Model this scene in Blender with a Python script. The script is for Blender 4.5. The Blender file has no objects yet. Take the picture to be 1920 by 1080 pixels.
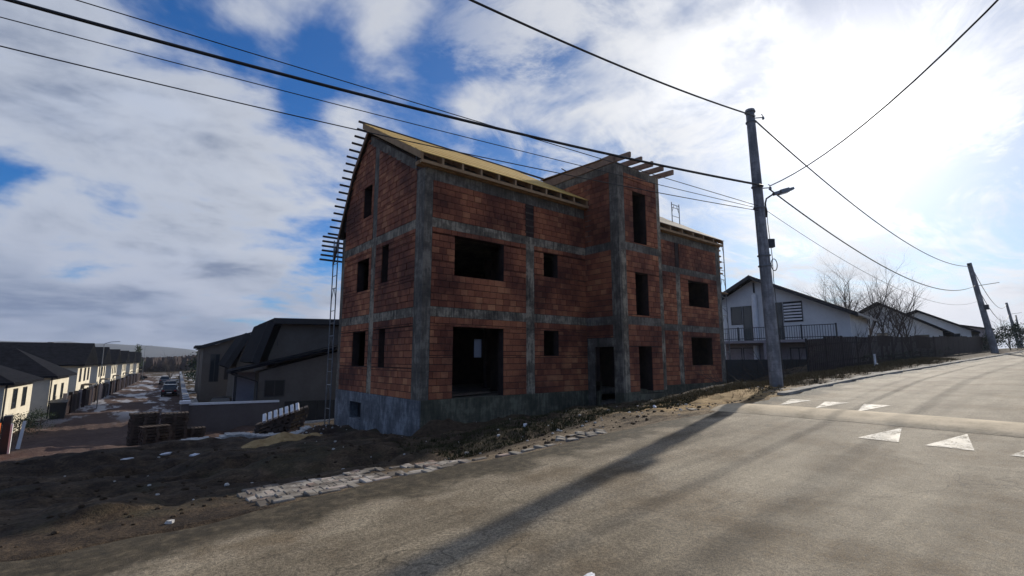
import bpy, bmesh, math, random
import numpy as np
from mathutils import Vector, Matrix
random.seed(7)
S = bpy.context.scene
COL = S.collection
R = math.radians
# ------------------------------------------------------------------ camera
F, YAW, PITCH, ROLL = 907.1, .6812, .1425, .0004
SUN_AZ, SUN_EL = R(75.6), R(23.4)          # azimuth from +Y towards +X
cam = bpy.data.cameras.new('camera'); camo = bpy.data.objects.new('camera', cam); COL.objects.link(camo)
cam.sensor_width = 36; cam.lens = F/1920*36; cam.clip_start = .1; cam.clip_end = 20000
fw = Vector((math.sin(YAW)*math.cos(PITCH), math.cos(YAW)*math.cos(PITCH), math.sin(PITCH)))
rt = Vector((math.cos(YAW), -math.sin(YAW), 0)); up = rt.cross(fw)
camo.matrix_world = Matrix((( rt.x, up.x, -fw.x, 0), (rt.y, up.y, -fw.y, 0), (rt.z, up.z, -fw.z, 0), (0, 0, 0, 1)))
S.camera = camo
S.render.engine = 'CYCLES'
S.view_settings.view_transform = 'Standard'; S.view_settings.look = 'None'
S.view_settings.exposure = 0.0; S.view_settings.gamma = 1
# ------------------------------------------------------------------ sun
sdir = Vector((math.sin(SUN_AZ)*math.cos(SUN_EL), math.cos(SUN_AZ)*math.cos(SUN_EL), math.sin(SUN_EL)))
sl = bpy.data.lights.new('sun', 'SUN'); sl.energy = 4.4; sl.angle = R(.7); sl.color = (1, .93, .82)
so = bpy.data.objects.new('sun', sl); COL.objects.link(so)
so.rotation_euler = sdir.to_track_quat('Z', 'Y').to_euler()
# ------------------------------------------------------------------ sky
class NT:
    """small helper to write node trees"""
    def __init__(s, tree): s.t = tree; s.n = tree.nodes; s.l = tree.links
    def new(s, typ, **kw):
        n = s.n.new(typ)
        for k, v in kw.items(): setattr(n, k, v)
        return n
    def put(s, sock, v):
        if hasattr(v, 'is_output'): s.l.new(v, sock)
        elif v is not None: sock.default_value = v
    def math(s, op, a, b=None, c=None, clamp=False):
        n = s.new('ShaderNodeMath', operation=op, use_clamp=clamp)
        s.put(n.inputs[0], a); s.put(n.inputs[1], b)
        if c is not None: s.put(n.inputs[2], c)
        return n.outputs[0]
    def vmath(s, op, a, b=None, scale=None):
        n = s.new('ShaderNodeVectorMath', operation=op)
        s.put(n.inputs[0], a)
        if b is not None: s.put(n.inputs[1], b)
        if scale is not None: s.put(n.inputs['Scale'], scale)
        return n.outputs['Value'] if op in ('DOT_PRODUCT', 'LENGTH') else n.outputs[0]
    def noise(s, vec, scale, detail=4, rough=.5, dist=0, dim='3D'):
        n = s.new('ShaderNodeTexNoise', noise_dimensions=dim)
        s.put(n.inputs['Vector'], vec); n.inputs['Scale'].default_value = scale
        n.inputs['Detail'].default_value = detail; n.inputs['Roughness'].default_value = rough
        n.inputs['Distortion'].default_value = dist
        return n.outputs[0]
    def ramp(s, fac, stops, interp='LINEAR'):
        n = s.new('ShaderNodeValToRGB'); n.color_ramp.interpolation = interp
        e = n.color_ramp.elements
        while len(e) < len(stops): e.new(.5)
        for i, (p, c) in enumerate(stops):
            e[i].position = p; e[i].color = (c, c, c, 1) if isinstance(c, (int, float)) else (*c, 1)
        s.put(n.inputs[0], fac); return n.outputs[0]
    def mix(s, fac, a, b, mode='MIX'):
        n = s.new('ShaderNodeMix', data_type='RGBA', blend_type=mode)
        s.put(n.inputs[0], fac)
        s.put(n.inputs[6], (*a, 1) if isinstance(a, tuple) else a); s.put(n.inputs[7], (*b, 1) if isinstance(b, tuple) else b)
        return n.outputs[2]
    def mapr(s, v, a, b, c=0, d=1, smooth=True):
        n = s.new('ShaderNodeMapRange', interpolation_type='SMOOTHSTEP' if smooth else 'LINEAR')
        s.put(n.inputs[0], v)
        for i, q in enumerate((a, b, c, d)): n.inputs[i+1].default_value = q
        return n.outputs[0]

def ray(px, py):
    return (fw + rt*((px-960)/F) - up*((py-540)/F)).normalized()

w = bpy.data.worlds.new('World'); S.world = w; w.use_nodes = True
T = NT(w.node_tree); T.n.clear()
out = T.new('ShaderNodeOutputWorld'); bg = T.new('ShaderNodeBackground'); bg.inputs[1].default_value = .1
sky = T.new('ShaderNodeTexSky', sky_type='NISHITA', sun_disc=False, sun_elevation=SUN_EL, sun_rotation=SUN_AZ)
sky.air_density = 1.0; sky.dust_density = .5; sky.ozone_density = 3.0
tc = T.new('ShaderNodeTexCoord'); d = T.vmath('NORMALIZE', tc.outputs['Generated'])
sep = T.new('ShaderNodeSeparateXYZ'); T.l.new(d, sep.inputs[0])
zz = T.math('ADD', T.math('MAXIMUM', sep.outputs[2], 0.0), .25)
pl = T.vmath('SCALE', d, scale=T.math('DIVIDE', 1.0, zz))
sepp = T.new('ShaderNodeSeparateXYZ'); T.l.new(pl, sepp.inputs[0])
cmb = T.new('ShaderNodeCombineXYZ'); T.l.new(sepp.outputs[0], cmb.inputs[0]); T.l.new(sepp.outputs[1], cmb.inputs[1])
P2 = cmb.outputs[0]
warp = T.vmath('SCALE', T.vmath('SUBTRACT', T.new('ShaderNodeTexNoise').outputs['Color'], (.5, .5, .5)), scale=.55)
wn = [n for n in T.n if n.bl_idname == 'ShaderNodeTexNoise'][-1]; T.l.new(P2, wn.inputs['Vector']); wn.inputs['Scale'].default_value = .9
P3 = T.vmath('ADD', P2, warp)
def blob(px, py, k):
    v = ray(px, py)
    return T.math('EXPONENT', T.math('MULTIPLY', T.math('SUBTRACT', T.vmath('DOT_PRODUCT', d, tuple(v)), 1.0), k))
n1 = T.noise(P3, 1.15, 6, .58)
n5 = T.noise(T.vmath('MULTIPLY', P3, (1.0, 1.35, 1)), 2.5, 6, .60, .2)
fine = T.noise(T.vmath('ADD', P3, (1.3, 7.7, 0)), 5.5, 5, .65)
dens = T.math('ADD', T.math('ADD', T.math('MULTIPLY', n1, 1.5), T.math('MULTIPLY', n5, .75)), T.math('MULTIPLY', fine, .30))
dens = T.math('SUBTRACT', dens, .68)
for px, py, k, a in [(330, 30, 240, -.30), (440, 100, 600, -.28), (600, 75, 330, -.36), (560, 190, 600, -.26), (690, 140, 600, -.16), (520, 60, 900, .14), (640, 215, 900, .14),
                     (840, 110, 160, -.36), (800, 200, 300, -.14), (1130, 30, 260, -.04),
                     (600, 10, 400, .22), (740, 20, 500, .24), (690, 90, 1200, .16), (80, 60, 60, .12), (300, 320, 22, .18), (60, 450, 40, .12), (520, 330, 80, .12),
                     (420, 30, 900, .22), (870, 195, 500, .30), (1080, 230, 90, .12), (1250, 130, 70, .08),
                     (1600, 200, 12, -.10), (1580, 430, 60, -.04), (1780, 60, 150, -.16), (1060, 120, 300, -.18),
                     (20, 330, 900, -.32), (210, 385, 900, -.24), (120, 250, 300, .06), (1400, 300, 60, .06)]:
    dens = T.math('ADD', dens, T.math('MULTIPLY', blob(px, py, k), a))
hor = T.mapr(sep.outputs[2], .0, .22, .24, 0)
dens = T.math('ADD', dens, hor)
mask = T.mapr(dens, .46, .82)
wisp = T.noise(T.vmath('MULTIPLY', T.vmath('ADD', P3, (2.2, 5.1, 0)), (1.0, 1.7, 1)), 1.7, 7, .68, .6)
veil = T.math('MULTIPLY', T.mapr(wisp, .44, .62, .0, .9), T.mapr(T.vmath('DOT_PRODUCT', d, tuple(ray(1500, 150))), .72, .93, 0, 1))
mask = T.math('SUBTRACT', 1.0, T.math('MULTIPLY', T.math('SUBTRACT', 1.0, mask), T.math('SUBTRACT', 1.0, veil)))
n3 = T.noise(T.vmath('ADD', P3, (.16, .05, 0)), 1.9, 6, .56)
n4 = T.noise(T.vmath('MULTIPLY', d, (2.2, 2.2, 7)), 1.5, 4, .55)
shade = T.mapr(T.math('ADD', T.math('MULTIPLY', n3, .7), T.math('MULTIPLY', n4, .3)), .43, .57)
thick = T.mapr(dens, .70, 1.15)
sd = T.math('MAXIMUM', T.vmath('DOT_PRODUCT', d, tuple(sdir)), 0)
skyc = T.mix(1.0, sky.outputs[0], T.mix(T.math('POWER', sd, 5), (.20, .66, 1.18), (.42, .50, .60)), 'MULTIPLY')
halo = T.math('ADD', T.math('MULTIPLY', T.math('POWER', sd, 5), .09), T.math('ADD', T.math('MULTIPLY', T.math('POWER', sd, 26), .85), T.math('MULTIPLY', T.math('POWER', sd, 220), 1.2)))
dark = T.mix(shade, (1.45, 2.0, 3.2), (6.2, 6.6, 7.5))
cloud = T.mix(T.math('MULTIPLY', thick, .85), (6.6, 6.8, 7.3), dark)
lowz = T.mapr(sep.outputs[2], .0, .26, .0, 1)
lowc = T.mix(T.mapr(n4, .42, .60), (2.5, 3.1, 4.5), (5.4, 5.6, 6.6))
cloud = T.mix(T.math('MULTIPLY', T.math('SUBTRACT', 1.0, lowz), .75), cloud, lowc)
cloud = T.mix(1.0, cloud, T.mix(T.mapr(sd, .2, .95), (.74, .79, .88), (1.0, 1.0, 1.0)), 'MULTIPLY')
cl2 = T.vmath('ADD', cloud, T.vmath('SCALE', (8.5, 8.3, 7.8), scale=T.math('MULTIPLY', halo, T.mapr(shade, 0, 1, .65, 1.15))))
clear = T.vmath('ADD', skyc, T.vmath('SCALE', (8.5, 7.6, 6.6), scale=T.math('MULTIPLY', halo, .75)))
fin = T.mix(mask, clear, cl2)
T.l.new(fin, bg.inputs[0]); T.l.new(bg.outputs[0], out.inputs[0])

# ------------------------------------------------------------------ helpers
def tag(o, label=None, cat=None, group=None, kind=None):
    for k, v in (('label', label), ('category', cat), ('group', group), ('kind', kind)):
        if v: o[k] = v
    return o
def thing(name, loc, label, cat, group=None, rz=0):
    o = bpy.data.objects.new(name, None); COL.objects.link(o); o.location = loc; o.rotation_euler = (0, 0, rz)
    o.empty_display_size = .2
    return tag(o, label, cat, group)
def wmat(o):
    m = Matrix.Translation(o.location) @ o.rotation_euler.to_matrix().to_4x4()
    return wmat(o.parent) @ m if o.parent else m
class MB:
    def __init__(s): s.v = []; s.f = []
    def box(s, x0, x1, y0, y1, z0, z1):
        b = len(s.v)
        s.v += [(x, y, z) for z in (z0, z1) for y in (y0, y1) for x in (x0, x1)]
        s.f += [tuple(b+i for i in q) for q in ((0, 2, 3, 1), (4, 5, 7, 6), (0, 1, 5, 4), (2, 6, 7, 3), (0, 4, 6, 2), (1, 3, 7, 5))]
        return s
    def obox(s, c, ax, ay, az):
        """oriented box: centre and three half-axis vectors"""
        b = len(s.v); c, ax, ay, az = map(Vector, (c, ax, ay, az))
        s.v += [tuple(c+ax*i+ay*j+az*k) for k in (-1, 1) for j in (-1, 1) for i in (-1, 1)]
        s.f += [tuple(b+i for i in q) for q in ((0, 2, 3, 1), (4, 5, 7, 6), (0, 1, 5, 4), (2, 6, 7, 3), (0, 4, 6, 2), (1, 3, 7, 5))]
        return s
    def beam(s, a, b, w, h, upv=(0, 0, 1)):
        a, b = Vector(a), Vector(b); t = (b-a); L = t.length; t.normalize()
        sd_ = t.cross(Vector(upv)).normalized(); u = sd_.cross(t)
        return s.obox((a+b)/2, t*L/2, sd_*w/2, u*h/2)
    def prism(s, poly, ext):
        b = len(s.v); n = len(poly); e = Vector(ext)
        s.v += [tuple(p) for p in poly] + [tuple(Vector(p)+e) for p in poly]
        s.f += [tuple(b+i for i in range(n))[::-1], tuple(b+n+i for i in range(n))]
        s.f += [(b+i, b+(i+1) % n, b+n+(i+1) % n, b+n+i) for i in range(n)]
        return s
    def tube(s, pts, rad, n=6, cap=True):
        pts = [Vector(p) for p in pts]; b = len(s.v)
        if isinstance(rad, (int, float)): rad = [rad]*len(pts)
        u = None
        for i, p in enumerate(pts):
            t = (pts[min(i+1, len(pts)-1)]-pts[max(i-1, 0)]).normalized()
            if u is None: u = t.orthogonal().normalized()
            u = (u-t*u.dot(t)).normalized(); v = t.cross(u)
            for k in range(n):
                a = 2*math.pi*k/n; s.v.append(tuple(p+(u*math.cos(a)+v*math.sin(a))*rad[i]))
        for i in range(len(pts)-1):
            for k in range(n):
                q = b+i*n; s.f.append((q+k, q+(k+1) % n, q+n+(k+1) % n, q+n+k))
        if cap:
            s.f.append(tuple(b+k for k in range(n))[::-1]); q = b+(len(pts)-1)*n; s.f.append(tuple(q+k for k in range(n)))
        return s
    def blob(s, c, r, seg=10, rings=6, jit=.15, flat=1.0, rnd=None):
        rnd = rnd or random; b = len(s.v); cx, cy, cz = c
        rx, ry, rz_ = r
        s.v.append((cx, cy, cz+rz_))
        for i in range(1, rings):
            th = math.pi*i/rings
            for k in range(seg):
                ph = 2*math.pi*k/seg; q = 1+rnd.uniform(-jit, jit)
                s.v.append((cx+rx*q*math.sin(th)*math.cos(ph), cy+ry*q*math.sin(th)*math.sin(ph), cz+rz_*q*math.cos(th)))
        s.v.append((cx, cy, cz-rz_)); e = len(s.v)-1
        for k in range(seg): s.f.append((b, b+1+k, b+1+(k+1) % seg)); s.f.append((e, b+1+(rings-2)*seg+(k+1) % seg, b+1+(rings-2)*seg+k))
        for i in range(rings-2):
            for k in range(seg):
                q = b+1+i*seg; s.f.append((q+k, q+seg+k, q+seg+(k+1) % seg, q+(k+1) % seg))
        return s
    def build(s, name, mat, parent=None, world=True, smooth=False):
        vs = s.v
        if parent is not None and world:
            mi = wmat(parent).inverted(); vs = [tuple(mi @ Vector(p)) for p in vs]
        me = bpy.data.meshes.new(name); me.from_pydata(vs, [], s.f)
        if smooth: me.polygons.foreach_set('use_smooth', [True]*len(me.polygons))
        me.materials.append(mat); me.update()
        o = bpy.data.objects.new(name, me); COL.objects.link(o)
        if parent is not None: o.parent = parent
        return o
def children(o): return [c for c in bpy.data.objects if c.parent == o]
def copy_tree(o, loc=None, rz=None, label=None, parent=None, kids=None):
    c = o.copy(); COL.objects.link(c)
    if parent is not None: c.parent = parent
    if loc is not None: c.location = loc
    if rz is not None: c.rotation_euler = (0, 0, rz)
    if label: c['label'] = label
    for ch in children(o): copy_tree(ch, parent=c)
    return c

# ------------------------------------------------------------------ materials
def mat(name, build):
    m = bpy.data.materials.new(name); m.use_nodes = True; t = NT(m.node_tree)
    b = t.n['Principled BSDF']; build(t, b); return m
def wpos(t): return t.new('ShaderNodeNewGeometry').outputs['Position']
def opos(t): return t.new('ShaderNodeTexCoord').outputs['Object']
def bump(t, b, h, dist=.01, strength=.6):
    n = t.new('ShaderNodeBump'); n.inputs['Distance'].default_value = dist; n.inputs['Strength'].default_value = strength
    t.put(n.inputs['Height'], h); t.l.new(n.outputs[0], b.inputs['Normal'])
def simple(name, c1, c2, scale=3, rough=.8, bmp=.006, metal=0, spec=None, detail=6):
    def f(t, b):
        p = wpos(t); n = t.noise(p, scale, detail, .6); n_ = t.noise(p, scale*9, 4, .6)
        v = t.math('ADD', t.math('MULTIPLY', n, .7), t.math('MULTIPLY', n_, .3))
        t.put(b.inputs['Base Color'], t.ramp(v, [(.34, c1), (.66, c2)]))
        b.inputs['Roughness'].default_value = rough; b.inputs['Metallic'].default_value = metal
        if True: b.inputs['Specular IOR Level'].default_value = spec if spec is not None else (.15 if rough >= .7 else .5)
        if bmp: bump(t, b, n_, bmp)
    return mat(name, f)
M = {}
def f(t, b):                                # clay block
    p = wpos(t); g = t.new('ShaderNodeNewGeometry').outputs['Random Per Island']; r = t.new('ShaderNodeObjectInfo').outputs['Random']
    rnd = t.math('FRACT', t.math('ADD', g, t.math('MULTIPLY', r, 7.31)))
    base = t.ramp(rnd, [(0, (.20, .062, .031)), (.35, (.25, .082, .041)), (.75, (.30, .104, .051)), (1, (.38, .155, .076))])
    stain = t.ramp(t.noise(p, .55, 5, .6), [(.36, (.40, .33, .33)), (.46, (.8, .74, .72)), (.58, (1.35, 1.35, 1.2))])
    fine = t.ramp(t.noise(t.vmath('MULTIPLY', p, (1, 1, 3)), 22, 4, .6), [(.3, .7), (.7, 1.15)])
    c = t.mix(1, t.mix(1, base, stain, 'MULTIPLY'), fine, 'MULTIPLY')
    t.put(b.inputs['Base Color'], c); b.inputs['Roughness'].default_value = .9
    # combed vertical-face grooves of the clay blocks
    sp = t.new('ShaderNodeSeparateXYZ'); t.l.new(p, sp.inputs[0])
    wv = t.math('SINE', t.math('MULTIPLY', sp.outputs[2], 210))
    bump(t, b, t.math('ADD', t.math('MULTIPLY', wv, .3), t.noise(p, 60, 3, .6)), .004, .5)
M['brick'] = mat('clay_block', f)
def f(t, b):
    p = wpos(t); n = t.noise(p, 3, 6, .65)
    t.put(b.inputs['Base Color'], t.ramp(n, [(.35, (.018, .009, .007)), (.7, (.055, .03, .024))])); b.inputs['Roughness'].default_value = .95
    bump(t, b, t.noise(p, 30, 4, .6), .01)
M['mortar'] = mat('mortar_backing', f)
def concrete(name, dark, light, tint=1.0):
    def f(t, b):
        p = wpos(t)
        n = t.noise(p, 1.3, 7, .65); st = t.noise(t.vmath('MULTIPLY', p, (6, 6, .7)), 2.2, 5, .6)
        v = t.math('ADD', t.math('MULTIPLY', n, .6), t.math('MULTIPLY', st, .4))
        v = t.math('ADD', t.math('MULTIPLY', v, .75), t.math('MULTIPLY', t.noise(t.vmath('ADD', p, (5, 3, 8)), 5.5, 6, .7, .5), .25))
        c = t.ramp(v, [(.40, dark), (.50, tuple(a*.6+b_*.4 for a, b_ in zip(dark, light))), (.55, light), (.62, tuple(b_*1.25 for b_ in light))])
        sp = t.new('ShaderNodeSeparateXYZ'); t.l.new(p, sp.inputs[0])
        form = t.math('PINGPONG', t.math('MULTIPLY', sp.outputs[2], 1.0), .11)
        line = t.mapr(form, .0, .008, .72, 1)
        t.put(b.inputs['Base Color'], t.mix(1, c, line, 'MULTIPLY')); b.inputs['Roughness'].default_value = .88
        bump(t, b, t.math('ADD', t.noise(p, 18, 5, .65), t.math('MULTIPLY', line, .5)), .012, .6)
    return mat(name, f)
M['conc'] = concrete('cast_concrete', (.045, .036, .025), (.31, .26, .185))
M['conc_dark'] = concrete('dark_concrete', (.055, .046, .035), (.195, .167, .128))  # same concrete pattern in darker tones
M['plinth'] = concrete('plinth_concrete', (.045, .043, .026), (.14, .13, .085))
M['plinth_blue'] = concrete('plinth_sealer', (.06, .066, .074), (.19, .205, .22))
def f(t, b):
    p = wpos(t); g = t.new('ShaderNodeNewGeometry').outputs['Random Per Island']
    base = t.ramp(g, [(0, (.62, .36, .07)), (.5, (.75, .46, .10)), (1, (.82, .56, .17))])
    gr = t.ramp(t.noise(t.vmath('MULTIPLY', p, (.6, 8, 8)), 4, 5, .6), [(.3, .72), (.7, 1.1)])
    t.put(b.inputs['Base Color'], t.mix(1, base, gr, 'MULTIPLY')); b.inputs['Roughness'].default_value = .75
    bump(t, b, t.noise(t.vmath('MULTIPLY', p, (.6, 8, 8)), 6, 4, .6), .004)
M['board'] = mat('yellow_roof_boards', f)
M['board_grey'] = simple('weathered_roof_boards', (.34, .27, .19), (.52, .44, .33), 3)
M['timber'] = simple('sawn_timber', (.26, .16, .085), (.44, .29, .16), 4, .8)
M['timber_dark'] = simple('old_timber', (.05, .038, .03), (.12, .09, .07), 4, .85)
M['timber_rafter'] = simple('rafter_timber', (.20, .13, .09), (.34, .23, .16), 4, .8)
M['pole'] = concrete('pole_concrete', (.11, .115, .125), (.24, .245, .255))
M['steel'] = simple('scaffold_steel', (.10, .11, .12), (.22, .23, .24), 6, .5, 0, .6)
M['cable'] = simple('black_cable', (.008, .008, .009), (.015, .015, .016), 5, .55, 0)
M['dark_metal'] = simple('dark_metal', (.02, .022, .025), (.05, .052, .058), 5, .5, 0, .3)
M['lampgrey'] = simple('lamp_casing', (.16, .17, .18), (.26, .27, .28), 5, .45, 0, .3)
def f(t, b):                                # asphalt
    p = wpos(t); big = t.noise(p, .35, 6, .6); mid = t.noise(p, 2.2, 6, .65, .4); fine = t.noise(p, 34, 4, .75); sp_ = t.noise(p, 130, 3, .75)
    streak = t.noise(t.vmath('MULTIPLY', p, (.10, 1.1, 1)), 1.6, 6, .6)
    v = t.math('ADD', t.math('ADD', t.math('MULTIPLY', big, .25), t.math('MULTIPLY', mid, .25)), t.math('MULTIPLY', streak, .5))
    c = t.ramp(v, [(.38, (.135, .107, .070)), (.48, (.215, .175, .12)), (.60, (.315, .262, .186))])
    g = t.ramp(t.math('ADD', t.math('MULTIPLY', fine, .5), t.math('MULTIPLY', sp_, .5)), [(.38, .38), (.5, 1.0), (.60, 1.75)])
    c = t.mix(1, c, t.ramp(t.noise(t.vmath('ADD', p, (7, 1, 0)), .75, 6, .68), [(.38, (.70, .64, .56)), (.5, (.98, .97, .95)), (.62, (1.12, 1.12, 1.10))]), 'MULTIPLY')
    c = t.mix(1, c, g, 'MULTIPLY')
    cr = t.new('ShaderNodeTexVoronoi', feature='DISTANCE_TO_EDGE'); cr.inputs['Scale'].default_value = .28
    dn = t.new('ShaderNodeTexNoise'); t.l.new(p, dn.inputs['Vector']); dn.inputs['Scale'].default_value = 1.5; dn.inputs['Detail'].default_value = 5
    t.l.new(t.vmath('ADD', p, t.vmath('SCALE', dn.outputs['Color'], scale=.9)), cr.inputs['Vector'])
    crack = t.mapr(cr.outputs['Distance'], .0, .0035, .55, 1)
    c = t.mix(1, c, crack, 'MULTIPLY')
    spx = t.new('ShaderNodeSeparateXYZ'); t.l.new(p, spx.inputs[0])
    # dirt tracked over the edge and mud spots
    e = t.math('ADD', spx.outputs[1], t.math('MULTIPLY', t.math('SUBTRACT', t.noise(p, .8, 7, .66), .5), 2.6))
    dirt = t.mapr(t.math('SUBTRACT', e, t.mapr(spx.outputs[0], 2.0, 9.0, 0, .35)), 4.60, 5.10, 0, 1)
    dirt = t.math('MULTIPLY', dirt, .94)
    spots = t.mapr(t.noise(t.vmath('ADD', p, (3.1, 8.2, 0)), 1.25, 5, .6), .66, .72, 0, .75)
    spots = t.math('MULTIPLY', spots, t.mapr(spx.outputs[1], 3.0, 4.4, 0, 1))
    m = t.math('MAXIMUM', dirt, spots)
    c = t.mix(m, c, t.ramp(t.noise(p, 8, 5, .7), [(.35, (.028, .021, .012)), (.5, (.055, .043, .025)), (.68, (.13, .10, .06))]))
    t.put(b.inputs['Base Color'], c)
    t.put(b.inputs['Roughness'], t.ramp(fine, [(.3, .72), (.7, .92)])); b.inputs['Specular IOR Level'].default_value = .22
    bump(t, b, t.math('ADD', t.math('MULTIPLY', fine, 1), t.math('ADD', t.math('MULTIPLY', sp_, .7), t.math('MULTIPLY', mid, 2.0))), .012, .7)
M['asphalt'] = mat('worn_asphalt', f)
def f(t, b):                                # soil
    p = wpos(t); spx = t.new('ShaderNodeSeparateXYZ'); t.l.new(p, spx.inputs[0])
    a = t.noise(p, .45, 6, .6); m = t.noise(p, 3.2, 7, .65, .3); fi = t.noise(p, 26, 5, .7)
    v = t.math('ADD', t.math('MULTIPLY', a, .3), t.math('ADD', t.math('MULTIPLY', m, .4), t.math('MULTIPLY', fi, .3)))
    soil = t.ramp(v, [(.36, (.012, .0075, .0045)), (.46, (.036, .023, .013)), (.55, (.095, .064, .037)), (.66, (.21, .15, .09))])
    grass = t.ramp(fi, [(.3, (.020, .019, .009)), (.7, (.075, .062, .03))])
    gm = t.mapr(t.noise(t.vmath('ADD', p, (9, 2, 0)), .8, 6, .65), .5, .62, 0, .6)
    c = t.mix(gm, soil, grass)
    # reddish beaten street on the left, lower down
    mud = t.ramp(v, [(.35, (.045, .026, .020)), (.5, (.085, .052, .041)), (.68, (.16, .11, .085))])
    sm = t.math('MULTIPLY', t.mapr(spx.outputs[1], 15.5, 21, 0, 1), t.mapr(spx.outputs[0], 6.0, 10.0, 1, 0))
    c = t.mix(sm, c, mud)
    # dusty trodden paving strip beside the road
    ds = t.math('ADD', spx.outputs[1], t.math('MULTIPLY', t.math('SUBTRACT', t.noise(p, .8, 5, .6), .5), 2.2))
    dust = t.math('MULTIPLY', t.math('MULTIPLY', t.mapr(ds, 6.7, 7.4, 1, 0), t.mapr(spx.outputs[0], 1.0, 2.5, 0, 1)), t.mapr(t.noise(t.vmath('MULTIPLY', p, (.6, 1.8, 1)), 1.5, 6, .65), .40, .56, 0, .9))
    c = t.mix(dust, c, t.ramp(fi, [(.3, (.12, .085, .05)), (.7, (.30, .225, .14))]))
    slab = t.math('MULTIPLY', t.math('MULTIPLY', t.mapr(ds, 6.2, 6.9, 1, 0), t.mapr(spx.outputs[0], 13.5, 16, 0, 1)), t.mapr(t.noise(t.vmath('MULTIPLY', p, (1.2, 2.5, 1)), 1.1, 6, .65), .40, .50, 0, 1))
    c = t.mix(slab, c, t.ramp(fi, [(.3, (.25, .23, .19)), (.7, (.50, .47, .41))]))
    # sandy rubble by the speed bump
    dd = t.vmath('LENGTH', t.vmath('MULTIPLY', t.vmath('SUBTRACT', p, (13.4, 7.3, -1.1)), (.20, .50, .0)))
    sand = t.math('MULTIPLY', t.mapr(dd, .5, 1.15, 1, 0), t.mapr(m, .38, .56, 0, 1))
    c = t.mix(sand, c, t.ramp(fi, [(.3, (.20, .115, .04)), (.7, (.56, .38, .16))]))
    # wet and icy wheel tracks far down the street
    wet = t.mapr(t.noise(t.vmath('MULTIPLY', p, (.55, .10, 1)), 1.0, 5, .6), .50, .58, 0, 1)
    wet = t.math('MULTIPLY', t.math('MULTIPLY', wet, t.mapr(spx.outputs[1], 40, 60, 0, 1)), t.mapr(spx.outputs[1], 170, 230, 1, 0))
    c = t.mix(t.math('MULTIPLY', wet, .7), c, (.42, .42, .43))
    t.put(b.inputs['Base Color'], c)
    t.put(b.inputs['Roughness'], t.math('SUBTRACT', .95, t.math('MULTIPLY', wet, .6))); b.inputs['Specular IOR Level'].default_value = .25
    bump(t, b, t.math('ADD', t.math('MULTIPLY', m, 2.5), fi), .045, .9)
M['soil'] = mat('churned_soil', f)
M['clod'] = simple('soil_clods', (.022, .015, .0095), (.085, .06, .038), 9, .95, .02)
M['sand'] = simple('yellow_sand', (.22, .13, .05), (.52, .36, .17), 5, .95, .02)
M['rubble'] = simple('pale_rubble', (.30, .28, .25), (.62, .60, .56), 8, .85, .01)
def f(t, b):
    p = wpos(t); r = t.new('ShaderNodeObjectInfo').outputs['Random']
    base = t.ramp(r, [(0, (.22, .19, .15)), (.5, (.33, .29, .235)), (.85, (.44, .39, .33)), (1, (.36, .23, .17))])
    g = t.ramp(t.noise(p, 45, 4, .7), [(.3, .7), (.7, 1.2)])
    dirt = t.mapr(t.noise(p, 1.9, 6, .7), .42, .58, 0, .9)
    t.put(b.inputs['Base Color'], t.mix(dirt, t.mix(1, base, g, 'MULTIPLY'), (.09, .07, .05)))
    b.inputs['Roughness'].default_value = .8; bump(t, b, t.noise(p, 60, 4, .7), .004)
M['sett'] = mat('sett_stone', f)
M['bump'] = simple('speed_bump_concrete', (.34, .265, .165), (.66, .53, .35), 2.4, .85, .01)
def f(t, b):
    p = wpos(t); n = t.noise(p, 6, 6, .7); n2_ = t.noise(p, 40, 3, .7)
    wear = t.mapr(t.math('ADD', t.math('MULTIPLY', n, .5), t.math('MULTIPLY', n2_, .5)), .43, .66)
    t.put(b.inputs['Base Color'], t.mix(wear, (.25, .205, .14), (.38, .355, .30))); b.inputs['Roughness'].default_value = .7
    tr = t.new('ShaderNodeBsdfTransparent'); mx = t.new('ShaderNodeMixShader')
    gone = t.mapr(t.math('ADD', t.math('MULTIPLY', t.noise(t.vmath('ADD', p, (2, 9, 1)), 3.5, 7, .7), .6), t.math('MULTIPLY', n2_, .4)), .40, .54, .75, .0)
    t.put(mx.inputs[0], gone); t.l.new(b.outputs[0], mx.inputs[1]); t.l.new(tr.outputs[0], mx.inputs[2]); t.l.new(mx.outputs[0], t.n['Material Output'].inputs['Surface'])
M['paint'] = mat('worn_road_paint', f)
M['render_warm'] = simple('cream_render', (.60, .54, .42), (.74, .68, .55), 1.2, .9, .003)
M['render_white'] = simple('white_render', (.56, .56, .55), (.70, .70, .68), .8, .9, .003)
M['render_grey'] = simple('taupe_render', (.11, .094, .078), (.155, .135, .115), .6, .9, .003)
M['render_pink'] = simple('stained_render', (.25, .22, .23), (.36, .33, .34), .8, .9, .003)
M['white'] = simple('white_cap', (.66, .66, .66), (.8, .8, .8), 4, .7, .002)
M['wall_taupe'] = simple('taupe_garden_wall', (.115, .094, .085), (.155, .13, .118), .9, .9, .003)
def rooftile(name, c1, c2):
    def f(t, b):
        p = opos(t); sp = t.new('ShaderNodeSeparateXYZ'); t.l.new(p, sp.inputs[0])
        n = t.noise(p, 3, 4, .6)
        t.put(b.inputs['Base Color'], t.ramp(n, [(.3, c1), (.7, c2)])); b.inputs['Roughness'].default_value = .9; b.inputs['Specular IOR Level'].default_value = .04
        wv = t.math('PINGPONG', t.math('ADD', t.math('MULTIPLY', sp.outputs[2], 1), 0), .09)
        bump(t, b, wv, .06, .8)
    return mat(name, f)
M['roof_dark'] = rooftile('dark_metal_tiles', (.007, .0075, .010), (.018, .019, .024))
M['roof_pale'] = rooftile('pale_roof_tiles', (.30, .28, .25), (.44, .42, .38))
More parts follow.
